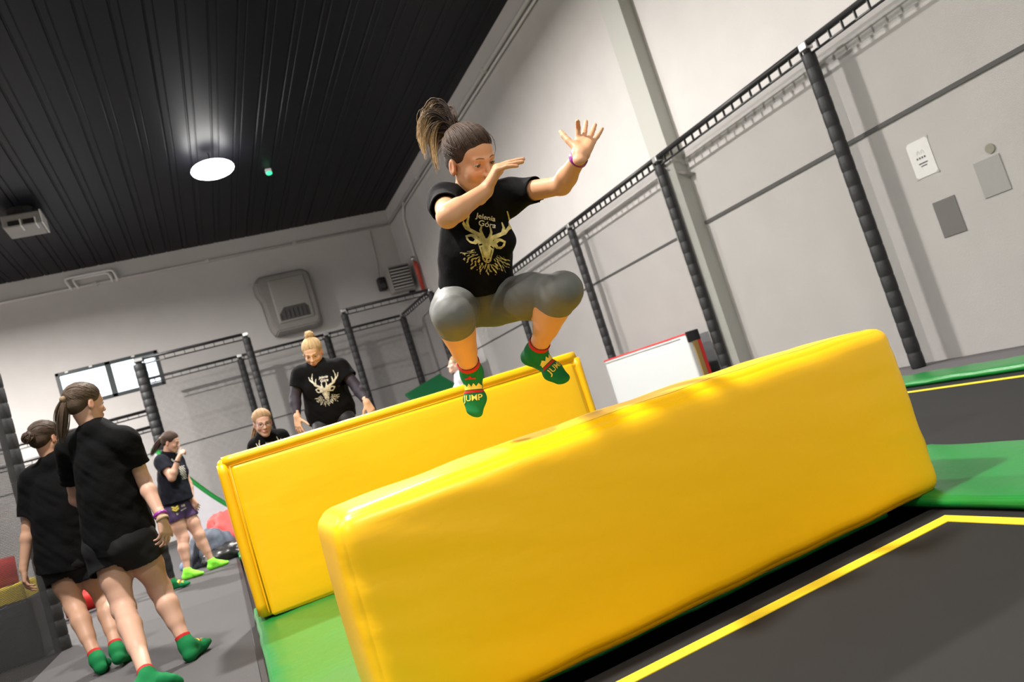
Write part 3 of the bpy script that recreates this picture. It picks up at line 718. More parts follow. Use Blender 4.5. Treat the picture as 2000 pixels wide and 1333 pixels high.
def head_parts(c, F, U, s=1.0, lid=0):
    """head forms in its own frame: x right, y forward, z up"""
    Yv = nrm(F); Zv = nrm(np.asarray(U) - Yv * (np.asarray(U) @ Yv)); Xv = np.cross(Yv, Zv); Ax = np.array([Xv, Yv, Zv])
    W = lambda x, y, z: c + s * (Xv * x + Yv * y + Zv * z)
    e = lambda p, r, k=.02, op='u': el(W(*p), Ax, np.array(r) * s, k * s, None, op)
    r_ = lambda p, q, a, b, k=.02: rc(W(*p), W(*q), a * s, b * s, k * s)
    ps = [e((0, -.018, .038), (.074, .092, .080)), e((0, .028, -.028), (.0565, .064, .085), .03), e((0, .044, .040), (.050, .036, .036), .03),
          r_((.043, .004, -.046), (.015, .066, -.098), .022, .016, .03), r_((-.043, .004, -.046), (-.015, .066, -.098), .022, .016, .03),
          e((0, .074, -.098), (.020, .018, .017), .018), e((.038, .058, -.030), (.023, .025, .023), .02), e((-.038, .058, -.030), (.023, .025, .023), .02),
          r_((.036, .078, .018), (.010, .089, .016), .009, .009, .012), r_((-.036, .078, .018), (-.010, .089, .016), .009, .009, .012),
          e((.031, .102, .003), (.019, .0165, .012), .014, 's'), e((-.031, .102, .003), (.019, .0165, .012), .014, 's'),
          r_((0, .088, .010), (0, .106, -.030), .0075, .0105, .010), e((0, .107, -.034), (.0105, .011, .009), .006), e((.011, .098, -.037), (.008, .010, .0075), .006), e((-.011, .098, -.037), (.008, .010, .0075), .006),
          e((0, .086, -.066), (.024, .012, .016), .012), e((0, .096, -.0615), (.021, .0065, .0045), .004), e((0, .095, -.0705), (.017, .0065, .005), .004)]
    for sx in (-1, 1):
        ec = W(sx * .031, .0745, .003); up0, lo0 = ec + s * Zv * (.0042 - lid), ec - s * Zv * .0052
        ps += [el(ec, Ax, np.array((.0140, .0134, .0134)) * s, .003 * s, [(up0, -Zv + Yv * .25)]), el(ec, Ax, np.array((.0138, .0132, .0132)) * s, .003 * s, [(lo0, Zv)]),
               grp([e((sx * .076, -.008, -.012), (.008, .019, .031), .006), e((sx * .083, -.004, -.006), (.004, .011, .019), .006, 's')], .008 * s)]
    return ps, W, Ax
def hand_parts(wr, d, n, side, curls, spread=(.16, .03, -.07, -.18), s=1.0, thumb=None):
    d = nrm(d); n = nrm(np.asarray(n) - d * (np.asarray(n) @ d)); sd = np.cross(d, n) if side == 'R' else np.cross(n, d)
    ln = (.086, .088, .083, .076); of = (.027, .009, -.010, -.027); seg = ((.040, .024, .021), (.044, .028, .022), (.041, .026, .021), (.032, .019, .018))
    P = lambda a, b, c_=0: wr + s * (d * a + sd * b + n * c_)
    palm = [rc(P(.004, of[i] * .55), P(ln[i], of[i]), .0125 * s, .0105 * s, .014 * s) for i in range(4)]
    palm += [rc(P(.012, .014, .006), P(.048, .030, .008), .0150 * s, .0125 * s, .014 * s), el(P(.045, -.016, .004), np.array([d, sd, n]), np.array((.034, .016, .013)) * s, .012 * s), rc(P(-.03, 0), P(.02, 0), .023 * s, .020 * s, .015 * s, sq=(n, .74))]
    fing = []
    for i in range(4):
        f0 = nrm(d + sd * spread[i]); k = P(ln[i], of[i]); ang = 0; r0 = (.0100, .0102, .0097, .0086)[i] * s
        for j in range(3):
            ang += R_(curls[i][j]); v = f0 * math.cos(ang) + n * math.sin(ang); k2 = k + v * seg[i][j] * s
            fing.append(rc(k, k2, r0 * (1 - .10 * j), r0 * (1 - .10 * (j + 1)), .003 * s)); k = k2
    th = thumb or ((.70, .66, .30), (.45, .85, .25), (.40, .88, .20)); k = P(.030, .026, .006)
    for j, L in enumerate((.040, .032, .027)):
        v = nrm(sd * th[j][0] + d * th[j][1] + n * th[j][2]); k2 = k + v * L * s; fing.append(rc(k, k2, (.0135, .0108, .0100)[j] * s, (.0108, .0100, .0080)[j] * s, .004 * s)); k = k2
    return palm, fing
RELAX = [(22, 25, 15), (26, 30, 18), (30, 34, 20), (34, 34, 20)]
OPEN = [(6, 8, 5)] * 4

def foot_parts(an, kn, f, s, grow=0.0, k=.02):
    f = nrm(f); dn = nrm(an - kn); dn = nrm(dn - f * (dn @ f)); sd = np.cross(f, dn)
    P = lambda a, b, c_: an + s * (f * a + dn * b + sd * c_); g = grow
    return [rc(P(0, 0, 0), P(-.030, .050, 0), .037 * s + g, .031 * s + g, k), rc(P(-.032, .050, 0), P(.105, .064, .010), .030 * s + g, .024 * s + g, k), rc(P(.005, .005, 0), P(.10, .048, 0), .036 * s + g, .028 * s + g, k),
            rc(P(.10, .058, .022), P(.10, .058, -.022), .023 * s + g, .021 * s + g, k), rc(P(.10, .058, .020), P(.165, .066, .016), .023 * s + g, .0145 * s + g, k), rc(P(.10, .060, -.018), P(.148, .067, -.022), .021 * s + g, .0125 * s + g, k), rc(P(.12, .062, 0), P(.158, .067, -.003), .021 * s + g, .014 * s + g, k)], P, (f, dn, sd)

def person(label, J, h=.007, s=1.0, br=1.0, skin=(.62, .37, .27), top='short', top_mat=None, bottom='shorts', bot_mat=None, bot_frac=.45, bot_loose=.03, socks=('green', 'green'),
           hair=(.055, .035, .025), hair_style='pony', hems=.02, loose=.018, hands=None, sleeve=.62, group=None, folds=.005, fhand=True, hair_dir=None, shirt_len=.10, legw=1.0, lid=.0015, fs=1.0):
    """one person: a single continuous body with face, hands and feet, dressed in separate garments"""
    J = {k_: np.asarray(v, float) for k_, v in J.items()}
    hips = (J['hipR'] + J['hipL']) / 2; N_ = J['neck']; u = nrm(N_ - hips); L = np.linalg.norm(N_ - hips)
    rt = J['shR'] - J['shL']; rt = nrm(rt - u * (rt @ u)); rp = J['hipR'] - J['hipL']; rp = nrm(rp - u * (rp @ u)); fw = np.cross(u, rt); fp = np.cross(u, rp)
    loc = A_(*hips); loc[2] = min(J['anR'][2], J['anL'][2]) - .09
    E_ = empty('person', loc, label, 'person', group)
    sk = np.array(skin) * (.86 if skin[2] > .17 else 1)
    hp, HW, HA = head_parts(J['head'], J['hfw'], J['hup'], s, lid)
    T = np.array([rt, fw, u]); TP = np.array([rp, fp, u])
    def torso(g, k=.05):
        r = lambda a: np.array(a) * s * A_(br, br, 1) + g
        return [el(hips + u * .03 * s, TP, r((.158, .112, .115)), k), el(hips + u * L * .34 + fw * .006, T, r((.128, .100, .15)), k), el(hips + u * L * .66, T, r((.138, .102, .17)), k),
                rc(J['shL'] * .93 + J['shR'] * .07 - u * .012, J['shR'] * .93 + J['shL'] * .07 - u * .012, .052 * s + g, .052 * s + g, .05, sq=(fw, .9)), rc(N_ - u * .01, J['shR'] * .62 + N_ * .38 - u * .02, .045 * s + g, .044 * s + g, .04), rc(N_ - u * .01, J['shL'] * .62 + N_ * .38 - u * .02, .045 * s + g, .044 * s + g, .04)] + \
               [sp(hips + u * L * .64 + fw * .078 * s + rt * x * .066 * s, .052 * s * br + g, .035) for x in (-1, 1)] + [sp(hips - fp * .055 * s + rp * x * .072 * s - u * .02, .088 * s * br + g, .05) for x in (-1, 1)]
    def arm(sd_, g, k=.03):
        sh, e_, w_ = J['sh' + sd_], J['el' + sd_], J['wr' + sd_]
        m_ = e_ * .72 + w_ * .28
        return [rc(sh, e_, .049 * s * br + g, .038 * s * br + g, k), rc(e_, m_, .038 * s * br + g, .039 * s * br + g, .02), rc(m_, w_, .039 * s * br + g, .0255 * s + g, .02)]
    def leg(sd_, g, k=.04):
        hp_, kn, an = J['hip' + sd_], J['kn' + sd_], J['an' + sd_]; rr = s * br * legw
        ax = nrm(an - kn); back = nrm(hp_ - kn); back = back - ax * (back @ ax)
        if np.linalg.norm(back) < .25: back = -fp - ax * (-fp @ ax)
        else: back = back * (1 if True else 1)
        back = nrm(back); 
        # the calf sits on the side of the shank that faces the thigh when the knee bends
        cl = kn * .70 + an * .30 + back * .016 * s
        return [rc(hp_, hp_ * .45 + kn * .55, .088 * rr + g, .076 * rr + g, k), rc(hp_ * .45 + kn * .55, kn, .076 * rr + g, .055 * rr + g, .03), sp(kn - back * .004, .057 * rr + g, .03), rc(kn, an, .051 * rr + g, .034 * s + g, .03), rc(kn * .86 + an * .14 + back * .010 * s, cl, .050 * rr + g, .052 * rr + g, .03), rc(cl, kn * .42 + an * .58 + back * .006, .052 * rr + g, .040 * rr + g, .03)]
    ps = torso(0) + [rc(N_ - u * .02, J['head'] + HA[2] * -.05 * s + HA[1] * -.018 * s, .055 * s, .050 * s, .025)]
    for sd_ in 'RL': ps += leg(sd_, 0) + foot_parts(J['an' + sd_], J['kn' + sd_], J['ft' + sd_], s * fs)[0]
    for sd_ in 'RL': ps += arm(sd_, 0)
    ps += [grp(hp, .02)]
    if hands:
        for sd_ in 'RL':
            if sd_ in hands:
                hd = hands[sd_]; pl, fg = hand_parts(J['wr' + sd_], hd[0], hd[1], sd_, hd[2], *(hd[3:4] or [(.16, .03, -.07, -.18)]), s=s, thumb=(hd[4] if len(hd) > 4 else None))
                ps.append(grp(pl + [grp(fg, .005)], .012))
    V, Q = surfnet(ps, h)
    col = np.tile(sk, (len(V), 1))
    q = (V - J['head']) @ HA.T / s
    def blend(mask, c_): 
        global np
        m_ = np.clip(mask, 0, 1)[:, None]; col[:] = col * (1 - m_) + np.array(c_) * m_
    lips = np.exp(-((q[:, 0] / .022) ** 4 + ((q[:, 2] + .066) / .0085) ** 4)) * (q[:, 1] > .075); blend(lips * .8, sk * A_(.78, .38, .42))
    for sx in (-1, 1):
        ck = np.exp(-(((q[:, 0] - sx * .042) / .022) ** 2 + ((q[:, 2] + .032) / .02) ** 2)) * (q[:, 1] > .02); blend(ck * .22, sk * A_(1.0, .62, .58))
        ea = np.exp(-(((q[:, 0] - sx * .08) / .012) ** 2 + ((q[:, 2] + .01) / .03) ** 2)); blend(ea * .4, sk * A_(1.0, .6, .5))
    mesh_np('body', V, Q, M_skin, E_, loc, col)
    # eyes, lashes and brows
    def face_at(x, z, lift=.0):
        ys_ = np.linspace(.125, .03, 120); P = np.array([HW(x, y_, z) for y_ in ys_]); F_ = np.full(len(P), .25)
        for p in hp:
            if p['t'] == 'grp': continue
            d = dist(p, P); F_ = smin(F_, d, p['k']) if p.get('op', 'u') == 'u' else -smin(-F_, d, p['k'])
        i_ = int(np.argmax(F_ < 0)) or 60
        return HW(x, ys_[i_] + lift, z) - loc
    if fhand:
        for sx in (-1, 1):
            c0 = HW(sx * .031, .0745, .003); bm = bmesh.new(); bmesh.ops.create_uvsphere(bm, u_segments=20, v_segments=12, radius=.0121 * s, matrix=Matrix.Translation(c0 - loc)); ey = obj('eye', bm, M_eye, E_, True)
            gz = nrm(HA[1] - HA[2] * (.12 + lid * 60)); bm = bmesh.new(); tube(bm, [c0 - loc + gz * .0095 * s, c0 - loc + gz * .0122 * s, c0 - loc + gz * .0127 * s], [.0068 * s, .0060 * s, .003 * s], 14); obj('iris', bm, M_iris, ey, True)
            bm = bmesh.new(); pts = []
            for a_ in np.linspace(-1.15, 1.15, 9):
                z0 = .0042 - lid - .0016 * abs(a_) ** 2; rr = math.sqrt(max(1e-8, .0136 ** 2 - z0 ** 2)); pts.append(c0 - loc + s * (HA[0] * rr * math.sin(a_) + HA[1] * rr * math.cos(a_) + HA[2] * z0))
            tube(bm, pts, [.0005 * s] + [.0013 * s] * 7 + [.0005 * s], 6); obj('eyelash', bm, M_iris, E_, True)
            bm = bmesh.new(); tube(bm, [face_at(sx * (.011 + .0068 * i), .0215 + .0042 * math.sin(i / 5 * math.pi * .9) - .0004 * i, -.0006) for i in range(6)], [.0012 * s, .0020 * s, .0022 * s, .0020 * s, .0014 * s, .0006 * s], 6)
            obj('eyebrow', bm, mat('brow_%d' % int(hair[0] * 1000), tuple(np.array(hair) * .5 + sk * .22), .8), E_, True)
    # hair cap and strands
    hc = np.array(hair)
    cap = [el(HW(0, -.016, .044), HA, np.array((.080, .099, .0825)) * s, .02 * s), el(HW(0, -.055, -.005), HA, np.array((.066, .055, .055)) * s, .02 * s), el(HW(0, .093, -.020), HA, np.array((.055, .066, .086)) * s, .012 * s, None, 's'),
           el(HW(0, .047, -.105), HA, np.array((.12, .080, .082)) * s, .008 * s, None, 's')]
    V2, Q2 = surfnet(cap, max(.004, h * .7)); rngc = np.array([noise.noise(Vector(p * 40)) for p in V2]); mesh_np('hair', V2, Q2, M_hair, E_, loc, hc * (1 + .25 * rngc[:, None]))
    tail = HW(0, -.108, .030) if hair_style in ('pony', 'fling') else HW(0, -.06, .115) if hair_style == 'topbun' else HW(0, -.11, .015)
    rnd = random.Random(7); lines = []
    td = nrm((tail - J['head']) @ HA.T)
    def onscalp(dv, off=0.0):
        dv = nrm(dv); c0 = A_(0, -.016, .044); r = np.array((.080, .099, .0825)); 
        t_ = 1 / math.sqrt(((dv / r) ** 2).sum()); return HW(*(c0 + dv * (t_ + off)))
    for i in range(130):
        a_ = -2.45 + 4.9 * i / 129; st = nrm(A_(math.sin(a_) * .9, math.cos(a_) * .95, .32 + .05 * rnd.gauss(0, 1) - .58 * abs(a_ / 2.45) ** 1.3 + .05 * rnd.random())); pts, rad, cc = [], [], []
        j0 = rnd.uniform(.8, 1.5)
        for k_ in range(9):
            t_ = k_ / 8; dv = st * (1 - t_) + td * t_; dv = dv + A_(0, 0, .28 * math.sin(t_ * math.pi) * (1 if abs(a_) < 1.6 else .1)); pts.append(onscalp(dv, .0005 + .0025 * rnd.random()) - 0); rad.append(.0026 * s * (.35 + .65 * math.sin(min(1, t_ * 1.4 + .12) * math.pi / 2))); cc.append(hc * j0)
        lines.append((pts, rad, cc))
    for i in range(120):
        a_ = (1.05 + 1.9 * rnd.random()) * (1 if i % 2 else -1); st = nrm(A_(math.sin(a_), math.cos(a_), rnd.uniform(-.75, .05) if abs(a_) > 1.7 else rnd.uniform(-.25, .15))); pts, rad, cc = [], [], []; j0 = rnd.uniform(.75, 1.5)
        for k_ in range(8):
            t_ = k_ / 7; dv = st * (1 - t_) + td * t_; q_ = onscalp(dv, .0005 + .003 * rnd.random()); lowz = (q_ - J['head']) @ HA[2] / s
            if lowz < 0: q_ = q_ - HA[1] * (-.012 * s) * lowz / .06 * 0
            pts.append(q_); rad.append(.0025 * s * (.35 + .65 * math.sin(min(1, t_ * 1.4 + .12) * math.pi / 2))); cc.append(hc * j0)
        lines.append((pts, rad, cc))
    strand_mesh('hair_strands', lines, M_hair, E_, loc)
    lines = []
    if hair_style == 'pony':
        dn = nrm(hair_dir if hair_dir is not None else -A_(0, 0, 1))
        for i in range(150):
            o_ = A_(rnd.gauss(0, 1), rnd.gauss(0, 1), rnd.gauss(0, 1)) * .010 * s; ln = rnd.uniform(.15, .24) * s; j0 = rnd.uniform(.7, 1.6); pts = []
            for k_ in range(8):
                t_ = k_ / 7; pts.append(tail - HA[1] * (.014 * math.sin(min(1, t_ * 1.7) * math.pi / 2)) * s + dn * ln * t_ ** 1.25 + o_ * (.5 + .9 * math.sin(t_ * 2.6)) )
            lines.append((pts, [.0045 * s * (1 - .75 * k_ / 7) for k_ in range(8)], [hc * j0] * 8))
        bm = bmesh.new(); bmesh.ops.create_uvsphere(bm, u_segments=14, v_segments=8, radius=.019 * s, matrix=Matrix.Translation(tail - HA[1] * .012 - loc)); obj('hair_tie', bm, mat('hair_tie_tan', (.25, .17, .10), .7), E_, True)
    elif hair_style in ('bun', 'topbun'):
        for i in range(60):
            ax_ = nrm(A_(rnd.gauss(0, 1), rnd.gauss(0, 1), rnd.gauss(0, 1))); b_ = nrm(np.cross(ax_, A_(.3, .2, .9))); c2 = np.cross(ax_, b_); r0 = (.034 if hair_style == 'bun' else .030) * s * rnd.uniform(.8, 1.15); j0 = rnd.uniform(.75, 1.5); a0 = rnd.random() * 6; pts = []
            for k_ in range(9): t_ = a0 + k_ / 8 * 3.6; pts.append(tail + (HA[2] * .022 if hair_style == 'topbun' else -HA[1] * .018) * s + (b_ * math.cos(t_) + c2 * math.sin(t_)) * r0 * (1.25 if (hair_style == 'topbun' and k_ > 6) else 1))
            lines.append((pts, [.0048 * s] * 8 + [.001], [hc * j0] * 9))
    elif hair_style == 'long':
        for i in range(110):
            a_ = rnd.uniform(1.25, 5.03); st = onscalp(A_(math.sin(a_), math.cos(a_), -.25 + .3 * rnd.random()), .002); ln = rnd.uniform(.16, .26) * s; j0 = rnd.uniform(.7, 1.4)
            out = nrm((st - J['head']) - u * ((st - J['head']) @ u)); lines.append(([st + out * .012 * math.sin(t_ / 6 * 3) - A_(0, 0, 1) * ln * t_ / 6 - HA[1] * .012 * t_ / 6 for t_ in range(7)], [.0050 * s * (1 - .09 * t_) for t_ in range(7)], [hc * j0] * 7))
    if lines: strand_mesh('ponytail' if hair_style == 'pony' else 'hair_bun' if 'bun' in hair_style else 'loose_hair', lines, M_hair, E_, loc)
    # shirt
    out = {'E': E_, 'loc': loc, 'T': T, 'HW': HW, 'HA': HA, 'fw': fw, 'u': u, 'rt': rt, 'hips': hips, 'L': L, 'J': J}
    tm = top_mat or M_black
    if top:
        hem = hips - u * shirt_len * s
        sh_ps = torso(loose)[:8] + [rc(hips + u * L * .42, hem - u * .06, (.150 * br) * s + loose, (.158 * br) * s + loose + hems, .06, sq=(fw, .80), cut=[(hem, -u)])]
        # drop pelvis/glute forms below the hem
        for p in sh_ps: 
            p['cut'] = (p['cut'] or []) + [(hem, -u)] if p['t'] == 'el' else p['cut']
        caps = [(hem, -u, .6)]
        for sd_ in 'RL':
            sh, e_, w_ = J['sh' + sd_], J['el' + sd_], J['wr' + sd_]; d_ = nrm(e_ - sh); ce = sh + (e_ - sh) * sleeve
            sh_ps.append(rc(sh, e_, .054 * s * br + loose * .5, .050 * s * br + loose * .7, .045, cut=[(ce, d_)])); caps.append((ce, d_, .12))
        ncut = N_ + u * .012 * s
        out['shirt'] = garment('t_shirt', sh_ps, h, tm, E_, loc, caps, folds=(folds, (7, 7, 5), J['head'][0] * 7))
        bm = bmesh.new(); uu = nrm(J['head'] - N_); cc_ = N_ - uu * .004 - u * .008
        c_ax = nrm(uu * .6 + u * .7 + fw * .42); e1 = rt; e2 = nrm(np.cross(c_ax, e1)); pts = [cc_ + (e1 * math.cos(t_) * .068 + e2 * math.sin(t_) * .066) * s - loc for t_ in np.linspace(0, 2 * math.pi, 25)]
        tube(bm, pts, .0085 * s, 8, False); obj('collar', bm, tm, E_, True)
        if top == 'long':
            for sd_ in 'RL':
                w_ = J['wr' + sd_]; d_ = nrm(w_ - J['el' + sd_]); garment('arm_sleeve', [dict(p, cut=[(w_ - d_ * .012, d_)]) for p in arm(sd_, .006)], h, out.get('slm') or mat('plum_sleeve', (.014, .009, .018), .7), E_, loc, [(w_ - d_ * .012, d_, .06)], .002)
    # legs
    bmat = bot_mat or M_short
    if bottom == 'shorts':
        ps2 = torso(.010)[:1] + torso(.010)[-2:]; caps = []
        for sd_ in 'RL':
            a_, b_ = J['hip' + sd_], J['kn' + sd_]; d_ = nrm(b_ - a_); ce = a_ + (b_ - a_) * bot_frac
            ps2.append(rc(a_, b_, .098 * s * br + bot_loose * .5, .088 * s * br + bot_loose, .03, cut=[(ce, d_)])); caps.append((ce, d_, .125))
        out['bottom'] = garment('shorts', ps2, h, bmat, E_, loc, caps, folds=(.005, (8, 8, 8), 3))
    elif bottom == 'leggings':
        ps2 = torso(.005)[:2] + torso(.005)[-2:]; caps = []
        for sd_ in 'RL':
            a_, b_ = J['kn' + sd_], J['an' + sd_]; d_ = nrm(b_ - a_); ce = a_ + (b_ - a_) * bot_frac
            lg = leg(sd_, .0045)
            ps2 += lg[:3] + [dict(p, cut=[(ce, d_)]) for p in lg[3:]]
            caps.append((ce, d_, .09))
        out['bottom'] = garment('leggings', ps2, h, bmat, E_, loc, caps, .003, folds=(.0014, (16, 16, 16), 3))
    # socks
    for sd_, kind in zip('RL', socks):
        if not kind: continue
        a_, k_ = J['an' + sd_], J['kn' + sd_]; up = nrm(k_ - a_); ce = a_ + up * (.055 if kind == 'green' else .03) * s
        fp_, FP, FA = foot_parts(a_, k_, J['ft' + sd_], s * fs, .0035)
        lg = [dict(p, cut=[(ce, up)]) for p in leg(sd_, .003)[3:4] + leg(sd_, .003)[5:6]]
        so = garment('sock', fp_ + lg, min(h, .006), M_sock if kind == 'green' else M_lime, E_, loc, [(ce, up, .06)], .002)
        out['sock' + sd_] = (so, FP, FA)
        cf = garment('sock_cuff', [dict(p, cut=[(ce + up * .010, up), (ce - up * .012, -up)]) for p in leg(sd_, .0048)[3:4] + leg(sd_, .0048)[5:6]], .0033, M_cuff if kind == 'green' else M_lime, E_, loc, [(ce + up * .010, up, .06), (ce - up * .012, -up, .06)], .002)
    return out

# ---------------------------------------------------------------- printing on cloth
def seg_mask(X, Y, strokes):
    m = np.zeros(X.shape, bool)
    for pts, w0, w1 in strokes:
        n = len(pts) - 1
        for i, (a, b) in enumerate(zip(pts, pts[1:])):
            ax, ay = a; dx, dy = b[0] - ax, b[1] - ay; t = np.clip(((X - ax) * dx + (Y - ay) * dy) / (dx * dx + dy * dy + 1e-12), 0, 1)
            wd = w0 + (w1 - w0) * (i + t) / n; m |= (X - ax - t * dx) ** 2 + (Y - ay - t * dy) ** 2 < wd * wd
    return m
def poly_mask(X, Y, poly):
    m = np.zeros(X.shape, bool); n = len(poly)
    for i in range(n):
        (x0, y0), (x1, y1) = poly[i], poly[(i + 1) % n]
        if y0 == y1: continue
        m ^= ((y0 > Y) != (y1 > Y)) & (X < (x1 - x0) * (Y - y0) / (y1 - y0) + x0)
    return m
_tx = {}
def text_mask(X, Y, txt, size, cx, cy, shear=.2):
    if (txt, size, shear) not in _tx:
        c = bpy.data.curves.new('lettering', 'FONT'); c.body = txt; c.size = size; c.align_x = 'CENTER'; c.shear = shear; c.offset = size * .012
        o = bpy.data.objects.new('lettering', c); COL.objects.link(o); dg = bpy.context.evaluated_depsgraph_get(); me = o.evaluated_get(dg).to_mesh(); me.calc_loop_triangles()
        _tx[(txt, size, shear)] = [[tuple(me.vertices[i].co[:2]) for i in t.vertices] for t in me.loop_triangles]; o.evaluated_get(dg).to_mesh_clear(); bpy.data.objects.remove(o); bpy.data.curves.remove(c)
    m = np.zeros(X.shape, bool); px, py = X - cx, Y - cy
    for (a, b, c) in _tx[(txt, size, shear)]:
        e = lambda p, q: (q[0] - p[0]) * (py - p[1]) - (q[1] - p[1]) * (px - p[0])
        e0, e1, e2 = e(a, b), e(b, c), e(c, a); m |= ((e0 >= 0) & (e1 >= 0) & (e2 >= 0)) | ((e0 <= 0) & (e1 <= 0) & (e2 <= 0))
    return m
def print_on(name, target, masks, w, hgt, step, org, ex, ey, dr, m, parent, loc, off=.003):
    """lay a flat design on cloth: grid cells inside the design are dropped on to the surface along dr"""
    dg = bpy.context.evaluated_depsgraph_get(); me = target.data
    bv = BVHTree.FromPolygons([v.co for v in me.vertices], [p.vertices for p in me.polygons])
    nx, ny = int(w / step), int(hgt / step); xs = (np.arange(nx + 1) - nx / 2) * step; ys_ = (np.arange(ny + 1) - ny / 2) * step
    cx, cy = np.meshgrid((xs[1:] + xs[:-1]) / 2, (ys_[1:] + ys_[:-1]) / 2, indexing='ij'); M_ = masks(cx, cy); cache = {}; V, Q = [], []
    dr = nrm(dr); o0 = np.asarray(org) - loc
    def vt(i, j):
        if (i, j) not in cache:
            p = o0 + ex * xs[i] + ey * ys_[j]; hit = bv.ray_cast(Vector(p - dr * .3), Vector(dr), .8)
            if hit[0] is None: cache[(i, j)] = -1
            else:
                n = hit[1] if hit[1].dot(Vector(dr)) < 0 else -hit[1]; V.append(hit[0] + n * off); cache[(i, j)] = len(V) - 1
        return cache[(i, j)]
    for i, j in np.argwhere(M_):
        q = [vt(i, j), vt(i + 1, j), vt(i + 1, j + 1), vt(i, j + 1)]
        if min(q) >= 0 and max((V[q[a]] - V[q[a - 1]]).length for a in range(4)) < step * 6: Q.append(q)
    if not Q: return None
    return mesh_np(name, np.array([tuple(v) for v in V]) + loc, np.array(Q), m, parent, loc)
def mir(p): return [(-x, y) for x, y in p]
ANT = [[(.016, .020), (.045, .034), (.078, .052), (.098, .085), (.100, .120), (.090, .152)], [(.096, .082), (.118, .098), (.128, .128)], [(.070, .048), (.074, .075), (.066, .100)], [(.014, .020), (.022, .048), (.018, .070)]]
def deer_light(X, Y):
    st = []
    for k, a in enumerate(ANT): st += [(a, .0105 if k == 0 else .0075, .0025), (mir(a), .0105 if k == 0 else .0075, .0025)]
    m = seg_mask(X, Y, st)
    m |= poly_mask(X, Y, [(-.028, .018), (.028, .018), (.033, -.012), (.028, -.035), (.020, -.060), (.017, -.078), (.008, -.086), (-.008, -.086), (-.017, -.078), (-.020, -.060), (-.028, -.035), (-.033, -.012)])
    for s_ in (1, -1):
        ear = [(.028 * s_, .010), (.040 * s_, .022), (.060 * s_, .026), (.082 * s_, .016), (.078 * s_, -.002), (.062 * s_, -.018), (.042 * s_, -.020), (.030 * s_, -.010)]; ei = [(.044 * s_, .002), (.058 * s_, .014), (.074 * s_, .010), (.066 * s_, -.006), (.052 * s_, -.010)]
        m |= poly_mask(X, Y, ear) & ~poly_mask(X, Y, ei)
        m &= ~seg_mask(X, Y, [([(.019 * s_, -.016), (.027 * s_, -.020)], .0035, .003), ([(.020 * s_, -.030), (.014 * s_, -.062)], .0012, .001), ([(.005 * s_, -.074), (.010 * s_, -.070)], .003, .002)])
    m &= ~seg_mask(X, Y, [([(-.010, -.079), (0, -.081), (.010, -.079)], .0012, .0012)])
    # ruff of the neck: ragged streaks of fur, denser towards the rim
    ang = np.arctan2(X, -(Y + .03)); rad = np.hypot(X, Y + .03); rag = .010 * np.sin(ang * 19 + 1) + .006 * np.sin(ang * 37 + 2 * np.sin(ang * 5)) + .004 * np.sin(ang * 71)
    n1 = np.sin(ang * 47 + 3 * np.sin(rad * 90 + ang * 6)) + .8 * np.sin(ang * 29 - 4 * np.sin(rad * 61) + 1.3) + .9 * np.sin(rad * 160 + 5 * np.sin(ang * 9)) + .5 * np.sin(ang * 83 + rad * 240)
    tuft = (np.abs(ang) < 1.30) & (rad < .100 + rag) & (rad > .046) & (n1 > .35 - 9 * (rad - .075)) & ~((np.abs(X) < .026) & (Y > -.090)) & ~(np.abs(X + .012 - .1 * (Y + .1)) < .0016)
    return m | tuft
def shirt_print(P, org, w_=1.0, size=1.0, txt=True, ex=None, ey=None, dr=None, step=.0022, m1=None):
    ex = P['rt'] * -1 if ex is None else ex; ey = P['u'] if ey is None else ey; dr = -P['fw'] if dr is None else dr
    S_ = size
    print_on('deer_print', P['shirt'], lambda X, Y: deer_light(X / S_, Y / S_), .30 * S_, .34 * S_, step * S_, org, ex, ey, dr, m1 or M_print, P['E'], P['loc'])
    if txt: print_on('lettering', P['shirt'], lambda X, Y: text_mask(X / S_, Y / S_, 'Jelenia', .030, 0, .100) | text_mask(X / S_, Y / S_, 'Góra', .034, .004, .070), .16 * S_, .28 * S_, .0012 * S_, org, ex, ey, dr, M_printw, P['E'], P['loc'])
def sock_print(P, sd_, toe=.105):
    so, FP, FA = P['sock' + sd_]; f, dn, sdv = FA; org = FP(.065, .02, 0)
    ex = np.cross(f, dn); dr = nrm(dn - f * .45); ey = nrm(-f - dn * .3)
    def zig(X, Y): t = np.abs(((X / .0165) % 1) - .5) * 2; return (np.abs(X) < .042) & (Y < .004 + .012 * (1 - t)) & (Y > -.006) | text_mask(X, Y, 'JUMP', .030, 0, -.047, 0)
    def red(X, Y): t = np.abs(((X / .0165) % 1) - .5) * 2; return (np.abs(X) < .042) & (((Y < -.010) & (Y > -.019)) | ((Y > .030) & (Y < .036) & (np.abs(X) < .02)) | ((X ** 2 + (Y - .036) ** 2 < .006 ** 2)))
    print_on('sock_pattern', so, zig, .09, .11, .0012, org, ex, ey, dr, M_gold, P['E'], P['loc'], .0016)
    print_on('sock_stripe', so, red, .09, .11, .0016, org, ex, ey, dr, M_cuff, P['E'], P['loc'], .0014)
def band(P, sd_, m, nm='wristband', off=.02, r=.0315):
    w_, e_ = P['J']['wr' + sd_], P['J']['el' + sd_]; d_ = nrm(e_ - w_); c_ = w_ + d_ * off; bm = bmesh.new()
    tube(bm, [c_ - d_ * .009 - P['loc'], c_ - d_ * .008 - P['loc'], c_ + d_ * .008 - P['loc'], c_ + d_ * .009 - P['loc']], [r - .003, r, r + .0008, r - .002], 20, False); return obj(nm, bm, m, P['E'], True)

